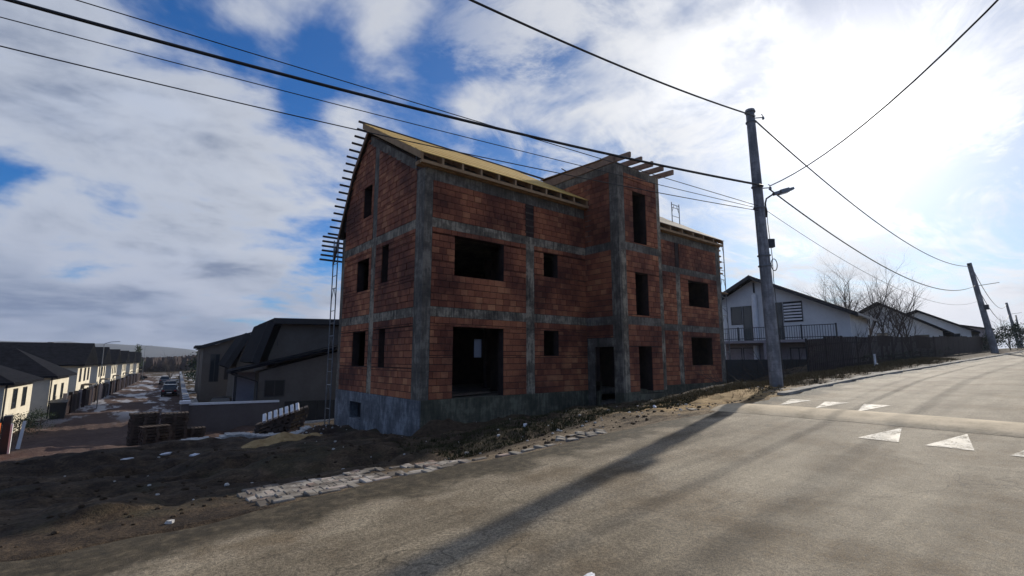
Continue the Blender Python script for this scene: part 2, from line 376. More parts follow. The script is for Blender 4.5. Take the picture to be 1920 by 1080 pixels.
M['fascia'] = simple('black_fascia', (.010, .010, .012), (.022, .022, .025), 3, .6, 0)
def f(t, b):
    b.inputs['Base Color'].default_value = (.02, .025, .03, 1); b.inputs['Roughness'].default_value = .08
    b.inputs['Specular IOR Level'].default_value = .6
M['glass'] = mat('window_glass', f)
M['frame_dark'] = simple('dark_window_frame', (.02, .018, .018), (.04, .036, .035), 3, .5, 0)
M['fence_wood'] = simple('brown_fence_boards', (.016, .010, .011), (.036, .024, .023), 3, .75, .004)
M['orange'] = simple('rusty_orange_panel', (.40, .09, .02), (.60, .16, .04), 2, .7, .004)
M['bin'] = simple('bin_plastic', (.012, .014, .016), (.025, .028, .03), 3, .5, 0)
M['car_black'] = simple('black_car_paint', (.008, .009, .012), (.014, .015, .02), 1, .22, 0, 0, .6)
M['car_grey'] = simple('grey_car_paint', (.12, .13, .14), (.16, .17, .18), 1, .25, 0, .3, .6)
M['rubber'] = simple('tyre_rubber', (.012, .012, .012), (.022, .022, .022), 5, .9, 0)
M['lens'] = simple('lamp_lens', (.35, .35, .36), (.5, .5, .5), 5, .2, 0)
M['tail'] = simple('red_lens', (.20, .01, .01), (.3, .015, .015), 5, .3, 0)
M['bark'] = simple('grey_brown_bark', (.055, .045, .038), (.12, .10, .085), 8, .9, .004)
M['evergreen'] = simple('evergreen_leaves', (.012, .022, .013), (.035, .055, .028), 2, .8, 0)
M['wood_far'] = simple('bare_wood', (.06, .045, .045), (.10, .075, .07), .3, .95, 0)
M['hill'] = simple('far_hill', (.05, .055, .06), (.10, .10, .10), .004, .95, 0)
M['straw'] = simple('dry_grass', (.07, .052, .026), (.17, .13, .065), 3, .85, 0)
M['grass'] = simple('winter_grass', (.025, .026, .010), (.065, .06, .026), 3, .85, 0)
M['field'] = simple('pasture', (.05, .05, .03), (.10, .095, .06), .02, .95, 0)
def f(t, b):
    tr = t.new('ShaderNodeBsdfTranslucent'); tr.inputs[0].default_value = (.34, .37, .42, 1)
    t.l.new(tr.outputs[0], t.n['Material Output'].inputs['Surface'])
M['sheet'] = mat('grey_dimming_sheet', f)  # translucent grey for the added sheet that dims the back opening
M['kerb'] = simple('broken_kerb_concrete', (.16, .145, .12), (.50, .46, .39), 2.2, .9, .02)
M['plastic'] = simple('white_plastic_scrap', (.6, .6, .62), (.78, .78, .8), 5, .5, .004)

# ------------------------------------------------------------------ ground
ZRX = [-3000, -40, 0, 20, 67, 135, 400, 3000]; ZRZ = [-12, -2.8, -1.6, -.78, .45, 2.0, 4.0, 6]
def zr(x): return np.interp(x, ZRX, ZRZ)
TX = [-3000, -60, -8, 5, 9, 14, 17, 21, 25, 32, 42, 67, 135, 400, 3000]
TY = [-3000, -60, -2, 5.6, 7.2, 9, 12.4, 17, 22, 31, 36, 60, 100, 200, 400, 3000]
def col_(x):
    z = float(zr(x)); s_ = [z-3, z-1, z, z]
    lo = [-.06, -.25, -.5, -.86, -1.75, -2.65, -2.85, -3.2, -3.5, -4.0, -4.0, -6.0]       # offsets from -1.64 for x <= 5
    left = [-1.66+o for o in lo]
    k = {-3000: left, -60: left, -8: left, 5: left,
         9: [z-.06, -1.5, -2.05, -2.55, -3.2, -4.15, -4.45, -4.8, -5.1, -5.6, -5.6, -8],
         14: [z-.04, -1.30, -1.9, -2.3, -2.7, -3.6, -4.2, -4.7, -5.1, -5.5, -5.6, -8],
         17: [z-.03, -1.1, -1.72, -1.9, -2.2, -3.0, -3.6, -4.4, -5.0, -5.5, -5.6, -8],
         21: [z-.03, -.95, -1.66, -1.8, -1.9, -2.3, -2.9, -3.8, -4.6, -5.2, -5.4, -8],
         25: [z-.03, -.85, -1.55, -1.7, -1.75, -2.0, -2.3, -3.2, -4.2, -5, -5.2, -8]}
    if x in k: return s_ + k[x]
    return s_ + [z-.03, z-.06, z-.15, z-.8, z-1.0, z-1.1, z-1.3, z-1.5, z-2, z-3, z-4, z-6]
TZ = np.array([col_(x) for x in TX])
def H(x, y):
    x = np.asarray(x, float); y = np.asarray(y, float)
    fx = np.interp(x, TX, np.arange(len(TX))); fy = np.interp(y, TY, np.arange(len(TY)))
    ix = np.clip(fx.astype(int), 0, len(TX)-2); iy = np.clip(fy.astype(int), 0, len(TY)-2)
    u = fx-ix; v = fy-iy
    return (TZ[ix, iy]*(1-u)*(1-v)+TZ[ix+1, iy]*u*(1-v)+TZ[ix, iy+1]*(1-u)*v+TZ[ix+1, iy+1]*u*v)
def h(x, y): return float(H(x, y))
rng = np.random.default_rng(3)
_G = {}
def vnoise(x, y, sc, seed):
    """value noise"""
    if seed not in _G: _G[seed] = np.random.default_rng(seed).random((256, 256))
    g = _G[seed]; x = x/sc; y = y/sc
    ix = np.floor(x).astype(int); iy = np.floor(y).astype(int); u = x-ix; v = y-iy
    u = u*u*(3-2*u); v = v*v*(3-2*v); a = lambda i, j: g[(ix+i) % 256, (iy+j) % 256]
    return (a(0, 0)*(1-u)*(1-v)+a(1, 0)*u*(1-v)+a(0, 1)*(1-u)*v+a(1, 1)*u*v)-.5
def rough(x, y):
    n = vnoise(x, y, 2.3, 1)*.22+vnoise(x, y, .8, 2)*.13+vnoise(x, y, .33, 3)*.07+vnoise(x, y, .17, 4)*.035
    k = np.clip((y-5.75)/1.6, 0, 1)*np.clip((70-y)/30, .15, 1)
    k = k*np.clip((60-x)/20, .2, 1)
    k = np.where((x < 9) & (y > 6.9), k*1.5, k)
    piles = sum(a*np.exp(-((x-px)/sx)**2-((y-py)/sy)**2) for px, py, a, sx, sy in
                [(7.1, 12.15, .42, .75, .5), (10.2, 12.2, .22, 1.3, .5), (12.6, 12.0, .3, .8, .5), (3.0, 10.5, .22, 1.8, 1.0), (-1.0, 12.5, .30, 2.2, 1.3),
                 (5.2, 13.6, .25, 1.2, .9), (1.2, 16.7, .22, 2.2, .7), (18.5, 9.6, .2, 1.5, .8), (5.7, 17.8, .2, .9, .6), (9.0, 9.3, .16, 2, .7)])
    flat = np.clip((x-.9)/.5, 0, 1)*np.clip((9.5-x)/1.5, 0, 1)*np.clip((8.0-y)/.6, 0, 1)
    ruts = sum(-.10*np.exp(-((y-(y0+.09*(x-2)+.35*np.sin(x*.35+y0)))/.16)**2) for y0 in (8.9, 10.4, 11.7, 13.6))*np.clip((9-x)/3, 0, 1)*np.clip((x+40)/20, 0, 1)
    return n*k*(1-.85*flat)+piles+ruts
def axis(lo, hi, flo, fhi, fine, grow=1.16):
    a = list(np.arange(flo, fhi+1e-6, fine)); st = fine
    v = fhi
    while v < hi: st *= grow; v += st; a.append(min(v, hi))
    st = fine; v = flo; b = []
    while v > lo: st *= grow; v -= st; b.append(max(v, lo))
    return np.array(b[::-1]+a)
gx = axis(-3000, 3000, -5, 22, .11); gy = axis(-3000, 3000, 4.6, 19.5, .11)
X, Y = np.meshgrid(gx, gy, indexing='ij')
base = H(X, Y); Z = base+rough(X, Y)
onroad = (Y < 5.6)
Z = np.where(onroad & (Y > -1.6), base-.06, Z)
Z = np.where((Y >= 5.6) & (Y < 5.75), np.minimum(Z, base-.01), Z)
inside = (X > 7.3) & (X < 24.6) & (Y > 13.2) & (Y < 19.7)
Z = np.where(inside, Z-1.0, Z)
nx, ny = X.shape
vs = np.stack([X.ravel(), Y.ravel(), Z.ravel()], 1)
idx = np.arange(nx*ny).reshape(nx, ny)
fs = np.stack([idx[:-1, :-1].ravel(), idx[1:, :-1].ravel(), idx[1:, 1:].ravel(), idx[:-1, 1:].ravel()], 1)
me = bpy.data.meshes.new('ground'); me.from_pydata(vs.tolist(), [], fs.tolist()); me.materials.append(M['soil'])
me.polygons.foreach_set('use_smooth', [True]*len(me.polygons)); me.update()
ground = bpy.data.objects.new('ground', me); COL.objects.link(ground); ground['kind'] = 'structure'
def gz(x, y):
    x = np.array(float(x)); y = np.array(float(y)); return float(H(x, y)+rough(x, y))

# asphalt road following the slope, ragged edge towards the dirt
mb = MB(); rx = axis(-2500, 1500, -4, 30, .18, 1.2)
rs = np.linspace(0, 1, 14)
for x in rx:
    e = 5.62+vnoise(np.array(x), np.array(0.), .9, 8)*.22+vnoise(np.array(x), np.array(0.), .3, 9)*.10
    for s_ in rs:
        y = -1.5+(float(e)+1.5)*s_
        mb.v.append((x, y, float(zr(x))+.02+.05*math.sin(math.pi*s_)*.6))
n = len(rs)
for i in range(len(rx)-1):
    for j in range(n-1): mb.f.append((i*n+j, (i+1)*n+j, (i+1)*n+j+1, i*n+j+1))
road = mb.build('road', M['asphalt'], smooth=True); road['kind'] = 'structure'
def rz(x, y): s_ = (y+1.5)/7.12; return float(zr(x))+.02+.03*math.sin(math.pi*min(max(s_, 0), 1))

# speed bump
mb = MB(); xs_ = np.linspace(-1, 1, 11); ys_ = np.linspace(-1.45, 5.75, 46)
for j, y in enumerate(ys_):
    for k, u in enumerate(xs_):
        x = 11.02+u*.74+vnoise(np.array(y), np.array(u), .6, 5)*.06+(5.6-y)*-.03
        mb.v.append((x, y, rz(x, y)+.068*(1-u*u)**.65+.003+float(vnoise(np.array(y), np.array(u), .4, 6))*.012*(1-u*u)))
for j in range(len(ys_)-1):
    for k in range(10): mb.f.append((j*11+k, j*11+k+1, (j+1)*11+k+1, (j+1)*11+k))
sb = mb.build('speed_bump', M['bump'], smooth=True)
tag(sb, 'low pale concrete speed bump laid right across the road', 'speed bump')
# painted triangles either side
TRI = [(8.72, 2.31, 1), (8.70, 1.52, 1), (8.66, .70, 1), (13.15, 4.95, -1), (13.05, 4.16, -1), (12.95, 3.37, -1)]
TL = ['worn white triangle before the bump, third from the right frame edge', 'worn white triangle before the bump, second from the right frame edge',
      'white triangle before the bump cut by the right frame edge', 'faded white triangle beyond the bump nearest the kerb',
      'white triangle beyond the bump, the middle one of three', 'white triangle beyond the bump farthest from the kerb']
for (x, y, s_), lb in zip(TRI, TL):
    mb = MB(); hw = .25 if s_ > 0 else .24; L = 1.32
    def tri_pt(a, b_): xx = x+s_*a; yy = y+b_; return (xx, yy, rz(xx, yy)+.006)
    outer = [tri_pt(0, -hw), tri_pt(0, hw), tri_pt(L, 0)]; N = 6
    for i in range(N):
        a0, a1 = L*i/N, L*(i+1)/N; w0, w1 = hw*(1-i/N), hw*(1-(i+1)/N)
        b0 = len(mb.v); mb.v += [tri_pt(a0, -w0), tri_pt(a0, w0), tri_pt(a1, w1), tri_pt(a1, -w1)]; mb.f.append((b0, b0+1, b0+2, b0+3) if i < N-1 else (b0, b0+1, b0+2))
    o = mb.build('painted_triangle', M['paint']); tag(o, lb, 'road marking', 'painted triangles round the speed bump')
# kerb along the far verge (x > 14)
mb = MB(); x = 14.2
kerb = tag(bpy.data.objects.new('kerb', None), kind='structure'); COL.objects.link(kerb)
i = 0
while x < 75:
    L = 1.0; x1 = x+L-.02; j = random.uniform(-.03, .03)
    MB().prism([(x, 5.74+j, rz(x, 5.6)-.1), (x, 5.98+j*2, rz(x, 5.6)-.1), (x, 5.98+j*2, rz(x, 5.6)+.05+j*.5), (x, 5.74+j, rz(x, 5.6)+.045)], (L-.02, random.uniform(-.02, .02), rz(x1, 5.6)-rz(x, 5.6))).build('kerb_stone', M['kerb'], kerb)
    x += L; i += 1

# sett paving remains beside the road (herringbone)
walk = tag(bpy.data.objects.new('sidewalk', None), kind='structure'); COL.objects.link(walk)
sm = bpy.data.meshes.new('paving_sett'); bmb = MB().box(-.5, .5, -.5, .5, -1, 0)
bmb2 = bmesh.new()
vv = [bmb2.verts.new(p) for p in [(-.5, -.5, -1), (.5, -.5, -1), (.5, .5, -1), (-.5, .5, -1), (-.5, -.5, -.12), (.5, -.5, -.12), (.5, .5, -.12), (-.5, .5, -.12), (-.46, -.43, 0), (.46, -.43, 0), (.46, .43, 0), (-.46, .43, 0)]]
for q in ((0, 3, 2, 1), (0, 1, 5, 4), (1, 2, 6, 5), (2, 3, 7, 6), (3, 0, 4, 7), (4, 5, 9, 8), (5, 6, 10, 9), (6, 7, 11, 10), (7, 4, 8, 11), (8, 9, 10, 11)): bmb2.faces.new([vv[i] for i in q])
bmb2.to_mesh(sm); bmb2.free(); sm.materials.append(M['sett'])
u_ = .125; cnt = 0; ca, sa = math.cos(R(1)), math.sin(R(1))
cand = []
for i in range(-2, 86):
    for j in range(-2, 20):
        c = (i-j) % 4
        if c == 0: cx, cy, rr = i+1, j+.5, 0
        elif c == 3: cx, cy, rr = i+.5, j+1, 1
        else: continue
        x = 1.55+cx*u_; y = 5.92+cy*u_
        nz = float(vnoise(np.array(x), np.array(y), .7, 21))+float(vnoise(np.array(x), np.array(y), .25, 22))*.5
        inn = False
        if x < 4.3: top = 7.75-.25*abs(x-3.0); inn = 5.85+.12*max(0, x-3) < y < top and nz > -.30
        elif x < 5.2: inn = 5.9 < y < 6.35 and nz > -.02
        elif x < 9: inn = 5.95 < y < 6.6 and nz > .03
        elif x < 11.6: inn = 5.85 < y < 6.5 and nz > .12
        if inn: cand.append((x, y, rr))
for x, y, rr in cand[:300]:
    o = bpy.data.objects.new('paving_sett', sm); COL.objects.link(o); o.parent = walk
    z = gz(x, y); zb = h(x, y)
    o.location = (x, y, z+.022+random.uniform(-.008, .010)); o.scale = (u_*2-.024, u_-.024, .09)
    o.rotation_euler = (random.uniform(-.03, .03), random.uniform(-.03, .03), rr*math.pi/2+random.uniform(-.03, .03))

# ------------------------------------------------------------------ unfinished block building
X0, Y0, Z0, ST = 7.026, 12.963, -1.255, 2.8
XR, YB, XT, XT1, YT = 24.9, 19.93, 14.29, 16.95, 11.25
B1, B2 = Z0+ST, Z0+2*ST                     # tops of the two storey bands
BH = .30
WT = 5.92                                   # eaves wall top
bld = thing('unfinished_house', (X0, Y0, Z0-1), 'three storey unfinished red clay block house with bare roof timbers', 'house')
def roofz(y):
    pts = [(Y0-.3, 6.02), (17.45, 8.80), (18.8, 7.55), (20.3, 5.0)]
    return float(np.interp(y, [p[0] for p in pts], [p[1] for p in pts]))
# faces: (s, z, d) -> world, d = outwards
FR = lambda s, z, d_: (s, Y0-d_, z)
SI = lambda s, z, d_: (X0-d_, s, z)
TF = lambda s, z, d_: (s, YT-d_, z)
TS = lambda s, z, d_: (XT-d_, s, z)
EA = lambda s, z, d_: (XR+d_, s, z)
BK = lambda s, z, d_: (s, YB+d_, z)
body = MB()
def piece(mbx, face, s0, s1, z0, z1, d0, d1, z1b=None):
    """box between two depths on a face; z1b lets the top slope"""
    z1b = z1 if z1b is None else z1b
    q = [face(s0, z0, d1), face(s1, z0, d1), face(s1, z1b, d1), face(s0, z1, d1)]
    e = Vector(face(s0, z0, d0))-Vector(q[0]); mbx.prism(q, e)
def wallrects(s0, s1, z0, z1, ops, top=None):
    """solid cells of a wall with openings; top(s) = sloped upper edge"""
    cuts = {s0, s1}
    for o in ops: cuts |= {c for c in o[:2] if s0 < c < s1}
    if top: cuts |= {c for c in (16.0, 17.45, 18.8, 19.4) if s0 < c < s1}
    cuts = sorted(cuts); res = []
    for a, b_ in zip(cuts, cuts[1:]):
        zs = [(z0, None)]; m = (a+b_)/2
        cur = z0
        for o in sorted([o for o in ops if o[0] <= m <= o[1]], key=lambda o: o[2]):
            if o[2] > cur: res.append((a, b_, cur, o[2], o[2]))
            cur = max(cur, o[3])
        ta = min(top(a), z1) if top else z1; tb = min(top(b_), z1) if top else z1
        if min(ta, tb) > cur: res.append((a, b_, cur, ta, tb))
    return res
def wall(face, s0, s1, z0, z1, ops, th=.26, top=None, mbx=None):
    for a, b_, za, ta, tb in wallrects(s0, s1, z0, z1, ops, top):
        piece(mbx or body, face, a, b_, za, ta, -th, 0, tb)
OPF = [(8.13, 10.13, 2.59, 3.88), (8.12, 10.12, Z0, .96), (12.0, 12.73, 2.97, 3.86), (11.98, 12.73, .06, .97)]
OPR = [(21.75, 23.65, 2.52, 3.8), (21.77, 23.72, -.38, .99)]
OPS = [(17.08, 18.2, 2.48, 3.68), (15.42, 15.95, 2.59, 3.9), (17.12, 18.38, -.32, .95), (15.46, 15.98, -.34, .97), (17.06, 17.83, 5.33, 6.54)]
OPT = [(15.17, 16.02, 4.42, 6.48), (15.18, 15.99, 1.6, 3.25), (15.24, 16.06, Z0-.1, .42)]
OPTS = [(11.6, 12.55, -2.4, .40)]
wall(FR, X0, XT, Z0, WT, OPF); wall(FR, XT1, XR, Z0, WT, OPR)
wall(SI, Y0+.262, YB, Z0, 12, OPS, top=lambda s: roofz(s)-.18)
wall(TF, XT, XT1, Z0, 7.42, OPT); wall(TS, YT+.262, 15.6, Z0, 7.46, OPTS)
wall(lambda s, z, d_: (XT1+d_, s, z), YT+.262, 15.6, Z0, 7.46, [])
wall(EA, Y0+.262, YB-.262, Z0, 12, [], top=lambda s: roofz(s)-.18)
wall(BK, X0, XR, Z0, 5.2, [(13.56, 14.1, .0, .9), (9, 10.2, -.1, .95), (19, 20.2, 2.6, 3.8)])
o = body.build('wall', M['mortar'], bld)
# plinth
pm = MB(); OPP = [(17.27, 18.36, -2.22, -1.62)]
for a, b_, za, ta, tb in wallrects(X0, XT, -3.6, Z0, []): piece(pm, FR, a, b_, za, ta-.002, -.3, .03)
for a, b_, za, ta, tb in wallrects(XT1, XR, -3.6, Z0, []): piece(pm, FR, a, b_, za, ta-.002, -.3, .03)
piece(pm, TF, XT-.03, 15.24-.01, -3.6, Z0-.002, -.3, .03); piece(pm, TF, 15.23, XT1+.03, -3.6, Z0-.102, -.3, .027)
piece(pm, TS, 12.55, Y0-.031, -3.6, -.9, -.3, .012); piece(pm, TS, YT+.27, 11.6, -3.6, Z0, -.3, .025)
piece(pm, EA, Y0, YB, -3.6, Z0-.002, -.3, .028); piece(pm, BK, X0, XR, -4.2, Z0-.002, -.3, .03)
o = pm.build('plinth', M['plinth'], bld); o['label'] = 'greenish grey concrete base under the front walls'
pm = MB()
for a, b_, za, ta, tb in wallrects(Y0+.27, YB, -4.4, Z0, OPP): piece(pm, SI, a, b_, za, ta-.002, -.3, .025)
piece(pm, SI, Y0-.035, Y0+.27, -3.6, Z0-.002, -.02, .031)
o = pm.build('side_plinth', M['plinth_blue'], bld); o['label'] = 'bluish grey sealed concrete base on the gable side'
MB().box(X0+.31, X0+.34, 17.0, 18.6, -2.4, -1.5).build('basement_black_back', M['fascia'], bld)  # black plate behind the basement opening, stands in for the dark interior
# concrete frame
def conc(name, face, s0, s1, z0, z1, out_=.016, key='conc', din=-.04, z1b=None):
    m_ = MB(); piece(m_, face, s0, s1, z0, z1, din, out_, z1b); return m_.build(name, M[key], bld)
PC = .020
for face, a, b_, nm in ((FR, X0+.27, XT-.001, 'conc'), (FR, XT1, XR-.36, 'conc_dark'), (SI, Y0+.52, YB-.3, 'conc')):
    for zt in (B1, B2): conc('ring_beam', face, a, b_, zt-BH, zt, .016, nm)
for zt in (B1-.02, B2+.02):
    conc('ring_beam', TF, XT+.36, XT1-.2, zt-BH-.06, zt, .016, 'conc_dark')
    conc('ring_beam', TS, YT+.38, Y0-.02, zt-BH-.06, zt, .016, 'conc_dark')
conc('ring_beam', FR, X0+.27, XT-.001, WT-.36, WT, .016, 'conc_dark'); conc('ring_beam', FR, XT1, XR-.36, WT-.36, WT, .016, 'conc_dark')
conc('ring_beam', TF, XT+.36, XT1-.2, 7.12, 7.42, .016, 'conc_dark'); conc('ring_beam', TS, YT+.38, 15.5, 7.14, 7.46, .016, 'conc_dark')
# corner column (wraps both faces) with a rubbed lower part
MB().box(X0-.022, X0+.27, Y0-.022, Y0+.52, Z0, WT+.02).build('corner_column', M['conc_dark'], bld)
conc('column', SI, YB-.3, YB+.02, Z0, 4.9, PC, 'conc_dark')
for zt0, zt1 in ((Z0, B1-BH), (B1, B2-BH)): conc('column', FR, 11.14, 11.53, zt0, zt1, .019, 'conc')
conc('infill_column', FR, 11.12, 11.46, B2, WT-.36, .028, 'mortar'); 
m_ = MB()
for k in range(5): piece(m_, FR, 11.10, 11.50, B2+.12+k*.24, B2+.18+k*.24, .02, .05)
m_.build('formwork_slat', M['timber_dark'], bld)
for z_a, z_b in ((Z0, B1-BH), (B1, B2-BH), (B2, 7.9)): conc('column', SI, 16.5, 16.88, z_a, z_b, .019, 'conc_dark' if z_a > 3 else 'conc')
# tower columns
MB().box(XT-.022, XT+.36, YT-.022, YT+.38, Z0-.7, 7.44).build('tower_corner_column', M['conc_dark'], bld)
MB().box(XT+.10, XT+.361, YT-.030, YT-.010, Z0, B2-.3).build('column', M['conc'], bld)
MB().box(XT1-.2, XT1+.022, YT-.022, YT+.3, Z0, 7.43).build('column', M['conc'], bld)
conc('column', TS, 12.60, 12.9, B2-.2, 7.14, .02, 'conc_dark')
conc('lintel', TS, 11.5, 12.9, .40, .72, .02, 'conc_dark'); conc('door_jamb', TS, 12.55, 12.93, -2.3, .40, .018, 'conc_dark')
for s0_, s1_ in ((19.2, 19.5), (20.67, 21.05)):
    for z_a, z_b in ((Z0, B1-BH), (B1, B2-BH)): conc('column', FR, s0_, s1_, z_a, z_b, .018, 'conc')
MB().box(XR-.36, XR+.02, Y0-.022, Y0+.3, Z0, WT+.01).build('column', M['conc_dark'], bld)
conc('column', FR, 20.7, 21.0, B2, WT-.36, .03, 'mortar')
conc('gable_beam', SI, Y0+.52, 17.30, roofz(Y0+.52)-.52, roofz(Y0+.52)-.20, .018, 'conc_dark') if False else None
m_ = MB()
m_.prism([SI(Y0+.6, roofz(Y0+.6)-.55, .018), SI(17.40, roofz(17.40)-.55, .018), SI(17.40, roofz(17.40)-.20, .018), SI(Y0+.6, roofz(Y0+.6)-.20, .018)], (.06, 0, 0))
m_.build('gable_beam', M['conc_dark'], bld)
# clay blocks --------------------------------------------------------
CH, BL = .213, .27
def clip_poly(poly, top):
    """cut a rectangle (s,z) by the roofline, sampled straight between its ends"""
    (s0, z0), (s1, _), (_, z1), _ = poly[0], poly[1], poly[2], poly[3]
    ta, tb = top(s0), top(s1)
    if ta >= z1 and tb >= z1: return poly
    if ta <= z0+.03 and tb <= z0+.03: return None
    a = max(min(ta, z1), z0+.01); b_ = max(min(tb, z1), z0+.01)
    return [(s0, z0), (s1, z0), (s1, b_), (s0, a)]
BR = []                                      # (face, s0, s1, z0, z1, top heights)
def lay(face, s0, s1, z0, z1, ops, top=None, ch=CH):
    n_ = max(1, round((z1-z0)/ch)); hh = (z1-z0)/n_
    for k in range(n_):
        za, zb = z0+k*hh, z0+(k+1)*hh
        off = (k % 2)*BL/2+random.uniform(-.03, .03)
        zc = sorted({za, zb} | {c for o in ops for c in o[2:4] if za+.02 < c < zb-.02})
        for a_, b_ in zip(zc, zc[1:]):
            iv = [(s0, s1)]; zm = (a_+b_)/2
            for o in ops:
                if o[2] < zm < o[3]:
                    iv = [q for (p, r_) in iv for q in ((p, min(r_, o[0])), (max(p, o[1]), r_)) if q[1]-q[0] > .03]
            for p, r_ in iv:
                s_ = p; e = p+(off if off > .05 else BL)
                while s_ < r_-.02:
                    e = min(e, r_)
                    if r_-e < .07: e = r_
                    pol = [(s_+.006, a_+.011), (e-.006, a_+.011), (e-.006, b_-.011), (s_+.006, b_-.011)]
                    if top: pol = clip_poly(pol, top)
                    if pol: BR.append((face, pol))
                    s_ = e; e = s_+BL*random.choice((1, 1, 1, .84, 1.16))
def lay_between(face, s0, s1, ops, cols, bands, ztop, z0=Z0, top=None):
    ss = [s0]
    for a, b_ in cols: ss += [a, b_]
    ss.append(s1)
    zs = [z0]
    for zt in bands: zs += [zt-BH, zt]
    zs.append(ztop)
    for i in range(0, len(ss), 2):
        for j in range(0, len(zs), 2):
            if ss[i+1]-ss[i] > .05 and zs[j+1]-zs[j] > .05: lay(face, ss[i], ss[i+1], zs[j], zs[j+1], ops, top)
lay_between(FR, X0+.27, XT, OPF, [(11.14, 11.53)], [B1, B2], WT-.36)
lay_between(SI, Y0+.52, YB-.3, OPS, [(16.5, 16.88)], [B1, B2], 9.0, top=lambda s: min(roofz(s)-.19, roofz(s)-.55) if s < 17.4 else roofz(s)-.19)
n_first = len(BR)
lay_between(TS, YT+.38, Y0, OPTS+[(11.45, 12.97, .39, .73), (12.54, 12.97, -3, .4)], [], [B1-.02, B2+.02], 7.14)
lay_between(TS, Y0, 15.5, [], [], [], 7.14, z0=5.6)
lay_between(TF, XT+.36, XT1-.2, OPT, [], [B1-.02, B2+.02], 7.12)
lay_between(FR, XT1, XR-.36, OPR, [(19.2, 19.5), (20.67, 21.05)], [B1, B2], WT-.36)
bm0 = MB().box(-.5, .5, -.5, .5, -.5, .5); unit = None
def cen(b): 
    q = [Vector(b[0](s, z, 0)) for s, z in b[1]]; return sum(q, Vector())/4
rect = lambda b: len(b[1]) == 4 and abs(b[1][2][1]-b[1][3][1]) < 1e-4
order = sorted(range(len(BR)), key=lambda i: cen(BR[i]).length + (0 if rect(BR[i]) else 99))
single = set(order[:300]); rest = MB()
for i, (face, pol) in enumerate(BR):
    prd = .026+random.uniform(-.006, .008)
    if i in single:
        s0, z0 = pol[0]; s1, z1 = pol[2]
        c = (Vector(face(s0, z0, prd))+Vector(face(s1, z1, -.03)))/2
        v = Vector(face(s1, z1, -.03))-Vector(face(s0, z0, prd))
        if unit is None:
            o = bm0.build('brick', M['brick'], None); unit = o
        else:
            o = unit.copy(); COL.objects.link(o)
        o.parent = bld; o.location = c-bld.location; o.scale = tuple(abs(t) for t in v)
    else:
        q = [face(s, z, prd) for s, z in pol]; rest.prism(q, Vector(face(pol[0][0], pol[0][1], -.03))-Vector(q[0]))
o = rest.build('brickwork', M['brick'], bld); o['kind'] = 'stuff'
# slabs and inner walls
fm = MB()
for z in (Z0, B1, B2): fm.box(X0+.27, XR-.27, Y0+.27, YB-.27, z-.2, z-.004)
fm.box(XT+.27, XT1-.27, YT+.28, Y0+.268, -1.9, -1.7)
fm.box(XT+.27, XT1-.27, YT+.28, 15.3, 7.25, 7.4)
fm.build('floor_slab', M['conc_dark'], bld)
im = MB()
for z0, z1 in ((Z0, B1-.2), (B1, B2-.2)):
    im.box(X0+.27, 10.2, 16.5, 16.7, z0, z1-.003); im.box(12.0, 14.2, 16.5, 16.7, z0, z1-.003); im.box(14.4, XR-.3, 15.7, 15.9, z0, z1-.003)
    im.box(11.25, 11.43, Y0+.27, 15.2, z0, z1-.003); im.box(17.1, 17.3, Y0+.27, 15.6, z0, z1-.003); im.box(20.8, 21.0, Y0+.27, 15.6, z0, z1-.003)
im.build('inner_wall', M['mortar'], bld)
MB().box(13.5, 14.2, YB-.12, YB-.115, -.08, .96).build('dimming_sheet', M['sheet'], bld)  # added sheet, dims the bright view through the back wall opening
# steel and planks lying inside the big ground floor opening
m_ = MB()
for k in range(5): m_.beam((8.3+.05*k, Y0+.4+.12*k, Z0+.05), (9.9, Y0+.5+.1*k, Z0+.10), .12, .04)
m_.build('loose_plank', M['timber_dark'], bld)
# roof ----------------------------------------------------------------
def rp(x, y, off=0): return (x, y, roofz(y)+off)
def roof_part(xa, xb, key, n=1):
    for pa, pb in (((Y0-.3), 17.45), (17.47, 18.8), (18.8, 20.3)):
        L = math.hypot(pb-pa, roofz(pb)-roofz(pa)); nb = max(2, int(L/.19)); mbx = MB()
        if pa < 17:
            for k in range(nb):
                u0, u1 = k/nb, (k+1)/nb-.006; ya, yb = pa+(pb-pa)*u0, pa+(pb-pa)*u1
                j = random.uniform(0, .012); xs0 = xa+random.uniform(-.05, .04)
                cuts = [xs0]+sorted(random.uniform(xa+1, xb-1) for _ in range(int((xb-xa)/4)))+[xb+random.uniform(-.04, .05)]
                for c0, c1 in zip(cuts, cuts[1:]):
                    if c1-c0 < .1: continue
                    q = [(c0, ya, roofz(ya)+.21+j), (c0, yb, roofz(yb)+.21+j), (c0, yb, roofz(yb)+.24+j), (c0, ya, roofz(ya)+.24+j)]
                    mbx.prism(q, (c1-c0-.008, 0, 0))
            o = mbx.build('roof_boarding', M[key], bld); o['kind'] = 'stuff'
roof_part(X0-.33, XT-.03, 'board'); roof_part(XT1+.03, XR+.2, 'board_grey')
